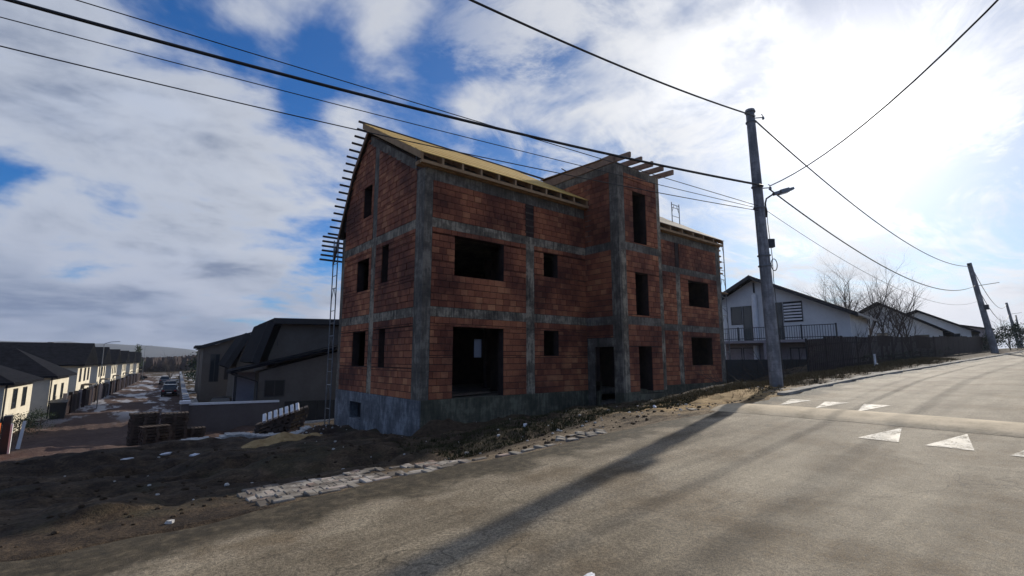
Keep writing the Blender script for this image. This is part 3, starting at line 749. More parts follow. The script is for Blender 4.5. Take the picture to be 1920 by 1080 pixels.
# underlay sheet on rear slope
m_ = MB()
for pa, pb in ((17.46, 18.8), (18.8, 20.3)):
    m_.prism([(X0-.12, pa, roofz(pa)+.05), (X0-.12, pb, roofz(pb)+.05), (X0-.12, pb, roofz(pb)+.07), (X0-.12, pa, roofz(pa)+.07)], (XR-X0+.2, 0, 0))
m_.build('rear_roof_sheet', M['timber_dark'], bld)
def rafters(xa, xb, n_):
    for k in range(n_):
        x = xa+(xb-xa)*k/(n_-1); m_ = MB()
        m_.prism([(x-.035, Y0-.28, roofz(Y0-.28)+.0), (x-.035, Y0-.28, roofz(Y0-.28)+.205), (x-.035, 17.44, roofz(17.44)+.205), (x-.035, 17.44, roofz(17.44)+.02)], (.075, 0, 0))
        m_.build('rafter', M['timber'], bld)
rafters(X0-.28, XT-.12, 11); rafters(XT1+.12, XR+.1, 9)
for xa, xb in ((X0-.3, XT-.03), (XT1+.02, XR+.12)):
    MB().box(xa, xb, Y0-.10, Y0+.12, WT+.003, WT+.12).build('wall_plate', M['timber'], bld)
    MB().box(xa, xb, Y0-.285, Y0-.16, roofz(Y0-.28)-.10, roofz(Y0-.28)-.002).build('eaves_board', M['timber'], bld)
    MB().box(xa, xb, Y0+.06, Y0+.10, WT+.12, WT+.34).build('eaves_dark_strip', M['fascia'], bld)  # black strip painted in for the shade in the openings between rafter ends
# verge boards and rear battens sticking past the gable
m_ = MB(); m_.prism([(X0-.36, Y0-.3, 6.02), (X0-.36, Y0-.3, 6.25), (X0-.36, 17.45, 9.03), (X0-.36, 17.45, 8.80)], (.03, 0, 0))
m_.build('verge_board', M['timber'], bld)
for (ya, za), (yb, zb) in (((17.47, 8.84), (18.8, 7.59)), ((18.8, 7.59), (20.32, 4.98))):
    MB().prism([(X0-.15, ya, za-.18), (X0-.15, ya, za), (X0-.15, yb, zb), (X0-.15, yb, zb-.22)], (.04, 0, 0)).build('verge_board', M['timber_rafter'], bld)
path = [(17.42, 9.0), (18.8, 7.68), (20.3, 5.12)]; tot = [math.dist(path[0], path[1]), math.dist(path[1], path[2])]
NB = 17
for k in range(NB):
    t_ = (sum(tot))*k/(NB-1)
    (a, b_), u = ((path[0], path[1]), t_/tot[0]) if t_ < tot[0] else ((path[1], path[2]), (t_-tot[0])/tot[1])
    y, z = a[0]+(b_[0]-a[0])*u, a[1]+(b_[1]-a[1])*u
    MB().box(X0-.48-random.uniform(0, .06), XR+.3, y, y+.06, z+.02, z+.09).build('roof_batten', M['timber_dark'], bld)
for k in range(6): MB().box(X0-.62-random.uniform(0, .05), XR, 20.55+.05*k, 20.63+.05*k, 5.05-.19*k, 5.12-.19*k).build('roof_batten', M['timber_dark'], bld)
MB().prism([(X0-.1, 20.3, 4.7), (X0-.1, 20.3, 5.1), (X0-.1, 20.9, 4.2), (X0-.1, 20.9, 3.9)], (.05, 0, 0)).build('eaves_bracket', M['timber_dark'], bld)
# tower roof joists, sticking out in front
for k, x in enumerate(np.linspace(XT+.05, XT1+.22, 5)):
    m_ = MB(); m_.beam((x, YT-.62, 7.56), (x, 15.5, 7.78), .09, .2); m_.build('tower_joist', M['timber_rafter'], bld)
m_ = MB(); m_.obox((XT-.02+1.42, 13.7, 7.84), (1.5, 0, 0), (0, 1.8, .1), (0, 0, .012)); m_.build('tower_roof_sheet', M['timber_rafter'], bld)
MB().box(XT-.05, XT+.0, YT+.1, 15.6, 7.47, 7.80).build('tower_side_board', M['timber_rafter'], bld)
MB().beam((XT+.1, 13.9, 7.85), (XT-.0, 14.2, 8.1), .05, .04).build('prop', M['timber_dark'], bld)

# ------------------------------------------------------------------ scaffolds
def scaffold(loc, rz_, lifts, label, w=.73, L=0, lift=2.0, decks=(), group='scaffold frames round the block house'):
    t = thing('scaffold_frame', loc, label, 'scaffold', group, rz_)
    for lv in range(lifts):
        z = lv*lift; f_ = MB()
        for s_ in (0, w): f_.tube([(s_, 0, z), (s_, 0, z+lift)], .025, 6)
        f_.tube([(0, 0, z+lift-.12), (w, 0, z+lift-.12)], .02, 5); f_.tube([(0, 0, z+lift-.6), (.25, 0, z+lift-.12)], .014, 4); f_.tube([(w, 0, z+lift-.6), (w-.25, 0, z+lift-.12)], .014, 4)
        for q in (.4, .9): f_.tube([(0, 0, z+q), (w, 0, z+q)], .016, 4)
        f_.build('upright_frame', M['steel'], t, world=False)
        if L:
            g = MB()
            for s_ in (0, w): g.tube([(s_, L, z), (s_, L, z+lift)], .025, 6)
            g.tube([(0, L, z+lift-.12), (w, L, z+lift-.12)], .02, 5); g.build('upright_frame', M['steel'], t, world=False)
            b_ = MB(); b_.tube([(w, 0, z+.1), (w, L, z+lift-.1)], .015, 5); b_.tube([(0, 0, z+1.0), (0, L, z+1.0)], .015, 5); b_.build('brace', M['steel'], t, world=False)
    for z in decks:
        MB().box(-.05, w+.05, -.1, max(L, .1)+.1, z, z+.045).build('deck', M['timber'], t, world=False)
    return t
scaffold((6.74, 19.72, gz(6.7, 19.7)), R(90), 4, 'tall thin steel scaffold at the rear corner by the gable', .52, 0, 1.95, ())
scaffold((25.75, 13.35, gz(25.8, 13.3)-.05), R(8), 4, 'steel scaffold frame standing off the far right corner of the block house', .75, 1.8, 2.02, (3.95+1.2,))
scaffold((23.9, 15.0, 7.6), R(0), 1, 'single scaffold frame poking up above the right wing roof', .75, 0, 1.2, ())
for k in range(5):
    y = 13.15
    o = MB().box(24.95, 25.7-.03*k, y, y+.12, 4.55+k*.32, 4.62+k*.32).build('stacked_plank', M['timber'])
    tag(o, ('lowest', 'second lowest', 'middle', 'second highest', 'highest')[k]+' grey plank in the ladder like row on the right scaffold', 'plank', 'planks on the right scaffold')

# ------------------------------------------------------------------ utility poles
def pole(loc, hgt, r0, r1, lean, label):
    t = thing('utility_pole', loc, label, 'utility pole', 'concrete utility poles along the road')
    m_ = MB(); N = 10; top = Vector((lean[0], lean[1], hgt))
    pts = [top*(i/N)+Vector((0, 0, -.6 if i == 0 else 0)) for i in range(N+1)]
    m_.tube(pts, [r0+(r1-r0)*i/N for i in range(N+1)], 12); m_.build('shaft', M['pole'], t, world=False, smooth=False)
    return t
PX, PY, PZ = 16.6, 6.95, gz(16.6, 6.95)
p1 = pole((PX, PY, PZ), 8.5-PZ-.03, .205, .138, (-.12, .15), 'thick concrete pole with a street lamp arm beside the block house')
hh1 = 8.5-PZ
def pt(z, side=0, out_=0, dy=0):            # local point on pole
    k = z/hh1; return (-.12*k+side, .15*k+dy, z)
m_ = MB(); m_.tube([pt(hh1-.02), pt(hh1+.08)], [.18, .15], 12); m_.build('cap', M['pole'], p1, world=False)
zl = 5.25-PZ
sc = Vector((.50, -.87, 0))                 # direction the arm points (screen right, out over the road)
sr = Vector((.78, -.63, 0))
def ps(z, s_, up_=0): k = z/hh1; return Vector((-.12*k, .15*k, z+up_))+sr*s_
m_ = MB(); m_.tube([ps(zl-.55, .21), ps(zl-.05, .22), ps(zl+.10, .27), ps(zl+.22, .45), ps(zl+.30, .60)], .028, 7)
arm = m_.build('lamp_arm', M['dark_metal'], p1, world=False, smooth=True)
m_ = MB(); c = ps(zl+.36, .86); ax = (sr*.95+Vector((0, 0, .27))).normalized(); sdv = Vector((-sr.y, sr.x, 0)); uu = ax.cross(sdv)*-1
for a, b_, w_, h_ in ((-.34, -.12, .07, .05), (-.12, .18, .12, .065), (.18, .36, .09, .04)): m_.obox(c+ax*(a+b_)/2, ax*(b_-a)/2, sdv*w_, uu*h_)
m_.build('street_lamp_head', M['lampgrey'], p1, world=False)
MB().obox(c+ax*.03-uu*(-.0)+Vector((0, 0, -.075)), ax*.16, sdv*.09, uu*.012).build('lamp_glass', M['lens'], p1, world=False)
m_ = MB(); m_.obox(ps(3.79-PZ, .26), sr*.10, sdv*.09, (0, 0, .14)); m_.build('junction_box', M['dark_metal'], p1, world=False)
for z in (3.0-PZ, 3.35-PZ, 5.0-PZ, 5.75-PZ, 8.1-PZ):
    k = z/hh1; r = .235+(-.07)*k+.008; MB().tube([pt(z), pt(z+.035)], r, 12).build('steel_band', M['steel'], p1, world=False)
m_ = MB()
m_.tube([ps(3.06-PZ, .26)+Vector((0, 0, math.cos(a)*.2))+sr*(.10*math.sin(a)+.05) for a in np.linspace(0, 4*math.pi, 40)], .014, 5)
m_.tube([ps(3.7-PZ, .26), ps(3.3-PZ, .27), ps(2.6-PZ, .24), ps(1.6-PZ, .245), ps(.2, .25)], .012, 5)
m_.tube([ps(3.9-PZ, .25), ps(4.6-PZ, .23), ps(4.9-PZ, .26), ps(5.2-PZ, .22)], .012, 5)
m_.build('service_cable', M['cable'], p1, world=False)
def hookset(z):
    m_ = MB(); m_.tube([ps(z, .16), ps(z+.02, .42)], .018, 6); m_.tube([ps(z+.02, .42), ps(z+.10, .44), ps(z+.14, .38)], .014, 5)
    m_.build('hook', M['dark_metal'], p1, world=False)
    MB().tube([ps(z-.04, .44), ps(z+.05, .45)], [.045, .03], 8).build('insulator', M['lampgrey'], p1, world=False)
hookset(8.28-PZ); hookset(5.72-PZ)
def far_pole(x, y, zt, lean, label, sc_=1):
    z = gz(x, y); t = pole((x, y, z), zt-z, .30*sc_, .19*sc_, lean, label); hh = zt-z
    L2 = Vector((lean[0], lean[1], 0))
    m_ = MB(); m_.obox(Vector((0, 0, hh-.15))+L2, (.42, 0, 0), (0, .06, 0), (0, 0, .05)); m_.build('crossarm', M['dark_metal'], t, world=False)
    m_ = MB(); m_.tube([L2*.75+Vector((0, 0, hh*.74)), L2*.75+Vector((1.0, -1.6, hh*.77))], .03, 5); m_.build('bracket', M['dark_metal'], t, world=False)
    m_ = MB(); m_.obox(L2*.5+Vector((-.1, -.34, hh*.5)), (.16, 0, 0), (0, .16, 0), (0, 0, .24)); m_.build('junction_box', M['dark_metal'], t, world=False)
    return t
p2 = far_pole(66.8, 7.3, 9.4, (-.9, .9), 'leaning far pole standing at the end of the brown fence')
p3 = far_pole(135, 11.4, 10.6, (-.6, .8), 'third pole up the road, small behind the leaning one')
p4 = far_pole(200, 16.2, 12.0, (-.3, .4), 'smallest pole, farthest up the road at the right frame edge')
def wire(a, e, sag, r, label, n=40, name='overhead_wire'):
    a, e = Vector(a), Vector(e)
    m_ = MB(); m_.tube([a.lerp(e, t_)+Vector((0, 0, -4*sag*t_*(1-t_))) for t_ in [i/n for i in range(n+1)]], r, 6)
    return tag(m_.build(name, M['cable'], None, smooth=True), label, 'cable', 'overhead cables on the poles')
wire((16.5, 6.95, 8.3), (-15, 7.0, 6.76), 1.05, .026, 'thick black cable from the near pole top rising to the upper frame edge')
wire((16.45, 6.85, 5.75), (-16, 15.5, 8.0), .70, .036, 'thickest black cable crossing above the block house roof')
wire((16.46, 7.0, 5.06), (-16, 15.5, 8.13), .04, .011, 'thin wire just above the thickest cable, highest on the left')
wire((16.46, 7.0, 4.98), (-16, 15.5, 7.17), .22, .010, 'thin wire between the thickest cable and the lowest wire')
wire((16.46, 7.0, 4.90), (-16, 15.5, 6.83), .54, .012, 'lowest thin wire crossing in front of the yellow roof boards')
wire((16.5, 7.0, 8.2), (66.1, 8.1, 9.1), 1.45, .026, 'cable from the near pole top sagging to the leaning far pole')
wire((16.7, 6.75, 5.65), (66.3, 7.9, 7.2), 1.72, .026, 'lower cable from the lamp bracket sagging to the leaning far pole')
wire((16.6, 6.9, 4.95), (66.3, 7.9, 5.6), 1.5, .010, 'faint thin wire below the two sagging cables')
wire((16.84, 6.78, 5.80), (-.3, -11.3, 14.28), 3.08, .018, 'cable crossing the road from the near pole towards the upper right', 30)
wire((66.1, 8.1, 9.1), (134.4, 12.2, 10.3), 2.2, .03, 'cable between the leaning pole and the third pole, upper one')
wire((66.3, 7.9, 7.0), (134.5, 12.1, 8.2), 2.2, .03, 'cable between the leaning pole and the third pole, lower one')
wire((134.4, 12.2, 10.3), (199.7, 16.6, 11.8), 2.4, .035, 'cable between the two farthest poles')

# ------------------------------------------------------------------ houses along the lower street (left)
SR = -math.atan(.085)                       # the lower street runs along local +Y
def hipped(mbx, x0, x1, y0, y1, ze, zr_, ov, hip0, hip1, th=.12):
    """roof over a rectangle, ridge along X; hip0/hip1 = ridge inset at either end (0 = gable)"""
    a0, a1, b0, b1 = x0-ov, x1+ov, y0-ov, y1+ov; ym = (y0+y1)/2
    r0, r1 = a0+hip0, a1-hip1; b = len(mbx.v)
    for dz in (0, -th):
        mbx.v += [(a0, b0, ze+dz), (a1, b0, ze+dz), (a1, b1, ze+dz), (a0, b1, ze+dz), (r0, ym, zr_+dz), (r1, ym, zr_+dz)]
    F_ = [(0, 1, 5, 4), (2, 3, 4, 5), (1, 2, 5), (3, 0, 4)]
    mbx.f += [tuple(b+i for i in q) for q in F_] + [tuple(b+6+i for i in q[::-1]) for q in F_]
    mbx.f += [(b+i, b+6+i, b+6+(i+1) % 4, b+(i+1) % 4) for i in range(4)]
def window(parent, face, s0, s1, z0, z1, mull=1, fr='frame_dark', out=.03):
    m_ = MB(); t_ = .06
    for a, b_, c, e in ((s0, s0+t_, z0, z1), (s1-t_, s1, z0, z1), (s0+t_, s1-t_, z0, z0+t_), (s0+t_, s1-t_, z1-t_, z1)): piece(m_, face, a, b_, c, e, -.05, out)
    for k in range(mull): s_ = s0+(s1-s0)*(k+1)/(mull+1); piece(m_, face, s_-.03, s_+.03, z0+t_, z1-t_, -.05, out-.008)
    f_ = m_.build('window', M[fr], parent, world=False)
    m_ = MB(); piece(m_, face, s0+.05, s1-.05, z0+.05, z1-.05, -.04, .008)
    g = m_.build('pane', M['glass'], f_, world=False)
    return f_
def left_tall(loc, ln, dp, hw, hr, label, wing=True):
    t = thing('row_house', loc, label, 'house', 'tall dark roofed houses down the left street', SR)
    m_ = MB(); m_.prism([(0, 0, -.6), (0, dp, -.6), (0, dp, hw), (0, dp/2, hr-.15), (0, 0, hw)], (-ln, 0, 0)); m_.build('wall', M['render_warm'], t, world=False)
    m_ = MB(); hipped(m_, -ln, 0, 0, dp, hw-.1, hr, .55, 0, 0, .14); m_.build('roof', M['roof_dark'], t, world=False)
    m_ = MB(); m_.prism([(.015, dp*.30, hw+.05), (.015, dp*.70, hw+.05), (.015, dp*.56, hr-.4), (.015, dp*.44, hr-.4)], (.04, 0, 0)); m_.build('gable_cladding', M['fascia'], t, world=False)
    E_ = lambda s_, z, d_: (d_, s_, z)
    for y in (1.2, 4.0, 6.4):
        window(t, E_, y, y+1.1, hw-1.9, hw-.5); window(t, E_, y, y+1.1, hw-4.2, hw-2.8)
    m_ = MB(); m_.box(0.02, .9, dp*.35, dp*.65, hw-2.35, hw-2.2); m_.build('balcony_slab', M['render_grey'], t, world=False)
    m_ = MB(); m_.box(-ln*.5, -ln*.5+.5, dp*.45, dp*.55, hr-.6, hr+.6); m_.build('chimney', M['render_grey'], t, world=False)
    return t
tl = ['nearest tall house with long dark roof on the left street', 'second tall house down the left street, white strip beside the first', 'third tall house down the left street',
      'fourth tall house down the left street', 'fifth tall house down the left street', 'farthest tall house of the left street row']
for k, (D, xo) in enumerate(((66, -2.55), (87, -1.45), (108, -.1), (129, 1.5), (150, 3.2), (171, 5.0))):
    left_tall((xo-.3, D, h(xo, D)-.3), 17 if k == 0 else 12, 8.6, 4.3+.3, 6.75+.1*k, tl[k])
def left_low(loc, ln, dp, hw, hr, label, win):
    t = thing('low_house', loc, label, 'house', 'low hipped houses on the left street', SR)
    MB().box(-ln, 0, 0, dp, -.6, hw).build('wall', M['render_warm'], t, world=False)
    m_ = MB(); hipped(m_, -ln, 0, 0, dp, hw+.02, hr, .45, 3, 3.4, .14); m_.build('roof', M['roof_dark'], t, world=False)
    E_ = lambda s_, z, d_: (d_, s_, z)
    for y, z0, z1 in win: window(t, E_, y, y+.95, z0, z1, 0)
    MB().box(-.35, .42, -.42, -.30, hw-.08, hw+.06).build('gutter', M['fascia'], t, world=False)
    m_ = MB(); m_.tube([(.08, -.08, hw), (.08, -.08, .1)], .05, 6); m_.build('downpipe', M['fascia'], t, world=False)
    S_ = lambda s_, z, d_: (s_, -d_, z)
    window(t, S_, -4.6, -3.4, hw-1.9, hw-.7, 1)
    return t
g1 = h(-4.4, 40); left_low((-4.75, 40, g1), 10, 6.4, -1.45-g1, .35-g1, 'nearest low house with lit cream wall at the left frame edge', ((1.8, 1.5, 2.7), (4.0, 1.5, 2.7)))
g2 = h(-3.8, 52); left_low((-3.75, 52, g2), 11, 7.6, -1.45-g2, .75-g2, 'second low house behind the nearest one on the left street', ((1.5, 1.3, 2.6), (4.4, 1.3, 2.6)))
# fences, bins and posts in front of them
def street_pt(dist, off=0):                 # along the left kerb line of the lower street
    return (-4.0+.085*(dist-43)+off, dist)
ft = thing('street_fence', (*street_pt(56), h(*street_pt(56))), 'long dark board fence with pale posts down the left street', 'fence')
k = 0; dd = 55.0
while dd < 165:
    a = street_pt(dd); b_ = street_pt(dd+2.4); za, zb = h(*a), h(*b_)
    if k not in (3, 7, 8, 15):
        m_ = MB(); m_.prism([(a[0], a[1]+.1, za+.1), (b_[0], b_[1]-.1, zb+.1), (b_[0], b_[1]-.1, zb+1.6), (a[0], a[1]+.1, za+1.6)], (.05, 0, 0)); m_.build('fence_panel', M['fence_wood'], ft)
    if dd < 140: MB().box(a[0]-.12, a[0]+.14, a[1]-.14, a[1]+.08, za-.3, za+1.85).build('fence_post', M['fence_wood' if k % 3 == 1 else 'wall_taupe' if k % 3 else 'render_pink'], ft)
    dd += 2.5; k += 1
of = thing('orange_fence', (-3.95, 29.5, h(-3.95, 29.5)), 'rusty orange metal gate panel at the left frame edge', 'gate')
zz_ = h(-3.95, 29.5)
for k in range(5):
    xa, ya = -3.98+.085*.7*k, 28.0+.7*k
    MB().prism([(xa, ya, zz_+.05), (xa+.055, ya+.67, zz_+.05), (xa+.055, ya+.67, zz_+1.28-.03*(k % 2)), (xa, ya, zz_+1.28)], (-.03, 0, 0)).build('gate_board', M['orange'], of)
MB().box(-3.66, -3.40, 31.6, 32.1, zz_-.3, zz_+1.55).build('gate_pillar', M['bin'], of)
MB().box(-3.39, -3.32, 31.55, 31.7, zz_-.3, zz_+1.2).build('gate_post', M['white'], of)
tag(MB().prism([(-3.55, 35.6, h(-3.6, 35.6)-.2), (-3.40, 35.6, h(-3.6, 35.6)-.2), (-3.28, 35.6, h(-3.6, 35.6)+1.25), (-3.40, 35.6, h(-3.6, 35.6)+1.25)], (0, .15, 0)).build('gate_post', M['white']), 'leaning white post beyond the orange gate on the left', 'post')
tag(MB().prism([(-3.88, 26.4, h(-3.9, 26.4)-.3), (-3.80, 26.4, h(-3.9, 26.4)-.3), (-3.66, 26.4, h(-3.9, 26.4)+1.05), (-3.74, 26.4, h(-3.9, 26.4)+1.05)], (0, .1, 0)).build('white_post', M['white']), 'white gate post at the very left frame edge', 'post')
bn = thing('wheelie_bin', (-3.1, 51.6, h(-3.1, 51.6)), 'dark wheelie bin standing before the second low house', 'bin')
q = Vector(bn.location)
m_ = MB(); m_.prism([q+Vector(v) for v in ((-.42, -.35, .1), (.42, -.35, .1), (.48, -.42, 1.25), (-.48, -.42, 1.25))], (0, .8, 0)); m_.build('bin_body', M['bin'], bn)
m_ = MB(); m_.prism([q+Vector(v) for v in ((-.52, -.48, 1.26), (-.52, .5, 1.42), (-.52, .5, 1.48), (-.52, -.48, 1.33))], (1.04, 0, 0)); m_.build('bin_lid', M['bin'], bn)
for sx in (-.4, .36): MB().tube([q+Vector((sx, .4, .12)), q+Vector((sx+.05, .4, .12))], .12, 10).build('wheel', M['rubber'], bn)
for k, (px_, py_, hh_, lb) in enumerate(((-1.0, 62.5, 6.2, 'thin grey street lamp pole rising by the nearest tall house'), (4.6, 128, 7.5, 'far thin lamp pole beside the parked cars'))):
    t = thing('street_lamp', (px_, py_, h(px_, py_)), lb, 'street lamp'); q = Vector(t.location)
    MB().tube([q, q+Vector((0, 0, hh_))], [.045, .03], 7).build('mast', M['steel'], t)
    MB().tube([q+Vector((0, 0, hh_)), q+Vector((.5, 0, hh_+.2)), q+Vector((1.2, 0, hh_+.25))], .03, 5).build('lamp_arm', M['steel'], t)

# ------------------------------------------------------------------ dark houses right of the lower street
def slope_house(loc, prof, dp, label, roofline, wallc, group='dark houses right of the lower street'):
    t = thing('mansard_house', loc, label, 'house', group, SR); z0 = loc[2]
    P = lambda x, z: (x-loc[0], 0, z-z0)
    m_ = MB(); m_.prism([P(*p) for p in prof], (0, dp, 0)); m_.build('wall', M[wallc], t, world=False)
    for k, (a, b_, th) in enumerate(roofline):
        A = Vector(P(*a)); B = Vector(P(*b_)); n_ = (B-A).normalized(); up_ = Vector((-n_.z, 0, n_.x)); up_ = up_ if up_.z > 0 else -up_
        m_ = MB(); m_.prism([A+Vector((0, -.55, 0)), B+Vector((0, -.55, 0)), B+up_*th+Vector((0, -.55, 0)), A+up_*th+Vector((0, -.55, 0))], (0, dp+.9, 0))
        m_.build('roof', M['roof_dark'], t, world=False)
        m_ = MB(); m_.prism([A+up_*-.02+Vector((0, -.60, 0)), B+up_*-.02+Vector((0, -.60, 0)), B+up_*(th+.03)+Vector((0, -.60, 0)), A+up_*(th+.03)+Vector((0, -.60, 0))], (0, .04, 0))
        m_.build('fascia_board', M['fascia'], t, world=False)
    return t
gz1 = h(9, 37)
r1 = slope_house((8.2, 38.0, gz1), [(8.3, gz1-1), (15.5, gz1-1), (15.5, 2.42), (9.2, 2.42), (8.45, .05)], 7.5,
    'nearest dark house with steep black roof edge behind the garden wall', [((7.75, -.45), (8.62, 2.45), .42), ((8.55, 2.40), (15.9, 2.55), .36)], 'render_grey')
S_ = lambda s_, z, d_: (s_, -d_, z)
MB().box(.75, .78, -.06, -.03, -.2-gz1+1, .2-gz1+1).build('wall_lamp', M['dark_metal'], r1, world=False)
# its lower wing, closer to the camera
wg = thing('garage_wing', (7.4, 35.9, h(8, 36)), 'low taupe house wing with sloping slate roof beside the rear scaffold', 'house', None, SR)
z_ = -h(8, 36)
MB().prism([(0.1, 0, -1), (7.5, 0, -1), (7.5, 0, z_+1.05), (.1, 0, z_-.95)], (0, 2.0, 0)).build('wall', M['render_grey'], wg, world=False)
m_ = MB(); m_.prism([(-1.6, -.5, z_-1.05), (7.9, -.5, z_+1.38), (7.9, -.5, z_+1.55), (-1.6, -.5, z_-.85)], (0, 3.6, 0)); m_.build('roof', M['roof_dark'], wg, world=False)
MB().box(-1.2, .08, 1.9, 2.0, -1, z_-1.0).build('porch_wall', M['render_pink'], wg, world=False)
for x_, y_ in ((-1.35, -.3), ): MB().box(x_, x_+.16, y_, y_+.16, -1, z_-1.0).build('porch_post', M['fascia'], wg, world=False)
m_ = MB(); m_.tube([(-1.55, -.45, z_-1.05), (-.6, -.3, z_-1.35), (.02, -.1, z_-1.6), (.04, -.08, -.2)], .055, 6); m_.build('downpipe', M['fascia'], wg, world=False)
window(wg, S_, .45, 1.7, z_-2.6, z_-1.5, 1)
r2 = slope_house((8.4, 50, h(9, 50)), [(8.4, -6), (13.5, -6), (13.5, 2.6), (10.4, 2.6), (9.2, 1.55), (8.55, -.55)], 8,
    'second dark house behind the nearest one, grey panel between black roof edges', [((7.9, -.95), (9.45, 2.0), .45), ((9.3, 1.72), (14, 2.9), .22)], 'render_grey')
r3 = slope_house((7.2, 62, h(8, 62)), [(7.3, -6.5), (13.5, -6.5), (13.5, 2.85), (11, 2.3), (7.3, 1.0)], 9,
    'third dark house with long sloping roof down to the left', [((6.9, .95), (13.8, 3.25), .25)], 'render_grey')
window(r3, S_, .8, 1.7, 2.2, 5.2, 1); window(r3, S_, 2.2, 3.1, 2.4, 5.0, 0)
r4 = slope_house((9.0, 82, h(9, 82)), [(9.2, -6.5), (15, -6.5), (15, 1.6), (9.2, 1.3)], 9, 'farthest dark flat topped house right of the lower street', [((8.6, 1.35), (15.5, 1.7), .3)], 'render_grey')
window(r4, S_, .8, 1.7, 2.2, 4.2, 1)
# garden wall with white coping, street wall with white caps
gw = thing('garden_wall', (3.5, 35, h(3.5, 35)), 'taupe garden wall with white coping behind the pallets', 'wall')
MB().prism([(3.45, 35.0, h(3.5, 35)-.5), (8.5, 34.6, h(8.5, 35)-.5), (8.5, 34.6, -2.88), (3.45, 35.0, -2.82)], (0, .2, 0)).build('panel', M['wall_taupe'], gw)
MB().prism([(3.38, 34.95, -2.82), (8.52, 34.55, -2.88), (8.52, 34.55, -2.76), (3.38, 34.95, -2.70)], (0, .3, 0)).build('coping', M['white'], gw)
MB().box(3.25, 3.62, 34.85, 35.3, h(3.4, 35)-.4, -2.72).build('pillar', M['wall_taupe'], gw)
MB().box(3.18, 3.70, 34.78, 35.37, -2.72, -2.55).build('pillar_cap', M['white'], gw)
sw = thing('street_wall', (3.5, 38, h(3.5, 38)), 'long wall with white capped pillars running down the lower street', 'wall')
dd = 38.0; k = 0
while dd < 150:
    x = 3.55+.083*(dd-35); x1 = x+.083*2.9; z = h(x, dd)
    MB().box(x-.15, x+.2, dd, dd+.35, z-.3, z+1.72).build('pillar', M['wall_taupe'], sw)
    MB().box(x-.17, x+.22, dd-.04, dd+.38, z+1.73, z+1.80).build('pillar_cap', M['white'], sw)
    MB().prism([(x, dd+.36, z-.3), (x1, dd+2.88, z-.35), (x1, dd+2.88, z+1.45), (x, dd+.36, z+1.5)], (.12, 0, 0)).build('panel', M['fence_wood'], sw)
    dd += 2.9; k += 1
df = thing('dark_yard_fence', (9, 33.2, h(9, 33)), 'black sheet fence between the garden wall and the block house', 'fence')
x = 8.6; k = 0
while x < 14:
    z = h(x, 33.5); MB().box(x, x+.98, 33.6, 33.64, z+.05, -2.78-.02*k).build('fence_panel', M['bin'], df); x += 1.0; k += 1
MB().box(8.6, 14, 33.0, 33.2, h(10, 33)-.2, h(10, 33)+.14).build('base_kerb', M['rubble'], df)

# ------------------------------------------------------------------ cars
def car(loc, rz_, paint, label, group=None):
    t = thing('parked_car', loc, label, 'car', group, rz_)
    m_ = MB(); side = [(-2.15, .35), (-2.2, .75), (-2.0, .95), (-1.1, 1.02), (1.3, .98), (2.05, .80), (2.2, .55), (2.15, .3), (-2.0, .28)]
    m_.prism([(x, -.85, z) for x, z in side], (0, 1.7, 0)); m_.build('body', M[paint], t, world=False)
    m_ = MB(); b = len(m_.v); lo = [(-1.85, .78), (1.25, .78)]; 
    m_.v += [(-1.95, -.78, .96), (1.2, -.78, .97), (1.2, .78, .97), (-1.95, .78, .96), (-1.45, -.6, 1.45), (.35, -.6, 1.46), (.35, .6, 1.46), (-1.45, .6, 1.45)]
    m_.f += [(4, 5, 6, 7), (0, 1, 5, 4), (1, 2, 6, 5), (2, 3, 7, 6), (3, 0, 4, 7), (3, 2, 1, 0)]; m_.build('windows', M['glass'], t, world=False)
    MB().box(-1.42, .33, -.58, .58, 1.452, 1.49).build('roof', M[paint], t, world=False)
    for x in (-1.35, 1.35):
        for y in (-.86, .66):
            wl = MB().tube([(x, y, .31), (x, y+.2, .31)], .31, 14).build('wheel', M['rubber'], t, world=False)
            MB().tube([(x, y-.012 if y < 0 else y+.19, .31), (x, y+.01 if y < 0 else y+.212, .31)], .18, 10).build('rim', M['steel'], wl, world=False)
    for y in (-.78, .5):
        MB().box(2.10, 2.2, y, y+.28, .58, .72).build('headlight', M['lens'], t, world=False); MB().box(-2.215, -2.15, y, y+.28, .68, .85).build('tail_light', M['tail'], t, world=False)
    MB().box(-2.225, -2.18, -.26, .26, .45, .57).build('number_plate', M['white'], t, world=False)
    return t
A_ = R(85)
car((5.9, 79, h(5.9, 79)+.0), A_, 'car_black', 'black car parked nearest on the right side of the lower street', 'cars parked down the lower street')
car((7.0, 93, h(7, 93)), A_, 'car_black', 'second black car parked behind the nearest black car on the lower street', 'cars parked down the lower street')
car((8.0, 120, h(8, 120)), A_, 'car_grey', 'small far pale car near the end of the lower street', 'cars parked down the lower street')
car((4.2, 150, h(4.2, 150)), R(10), 'car_black', 'dark car parked across the far end of the lower street', 'cars parked down the lower street')
car((7.2, 46, h(7.2, 46)), R(70), 'car_black', 'dark car in the yard behind the garden wall with a glinting roof')

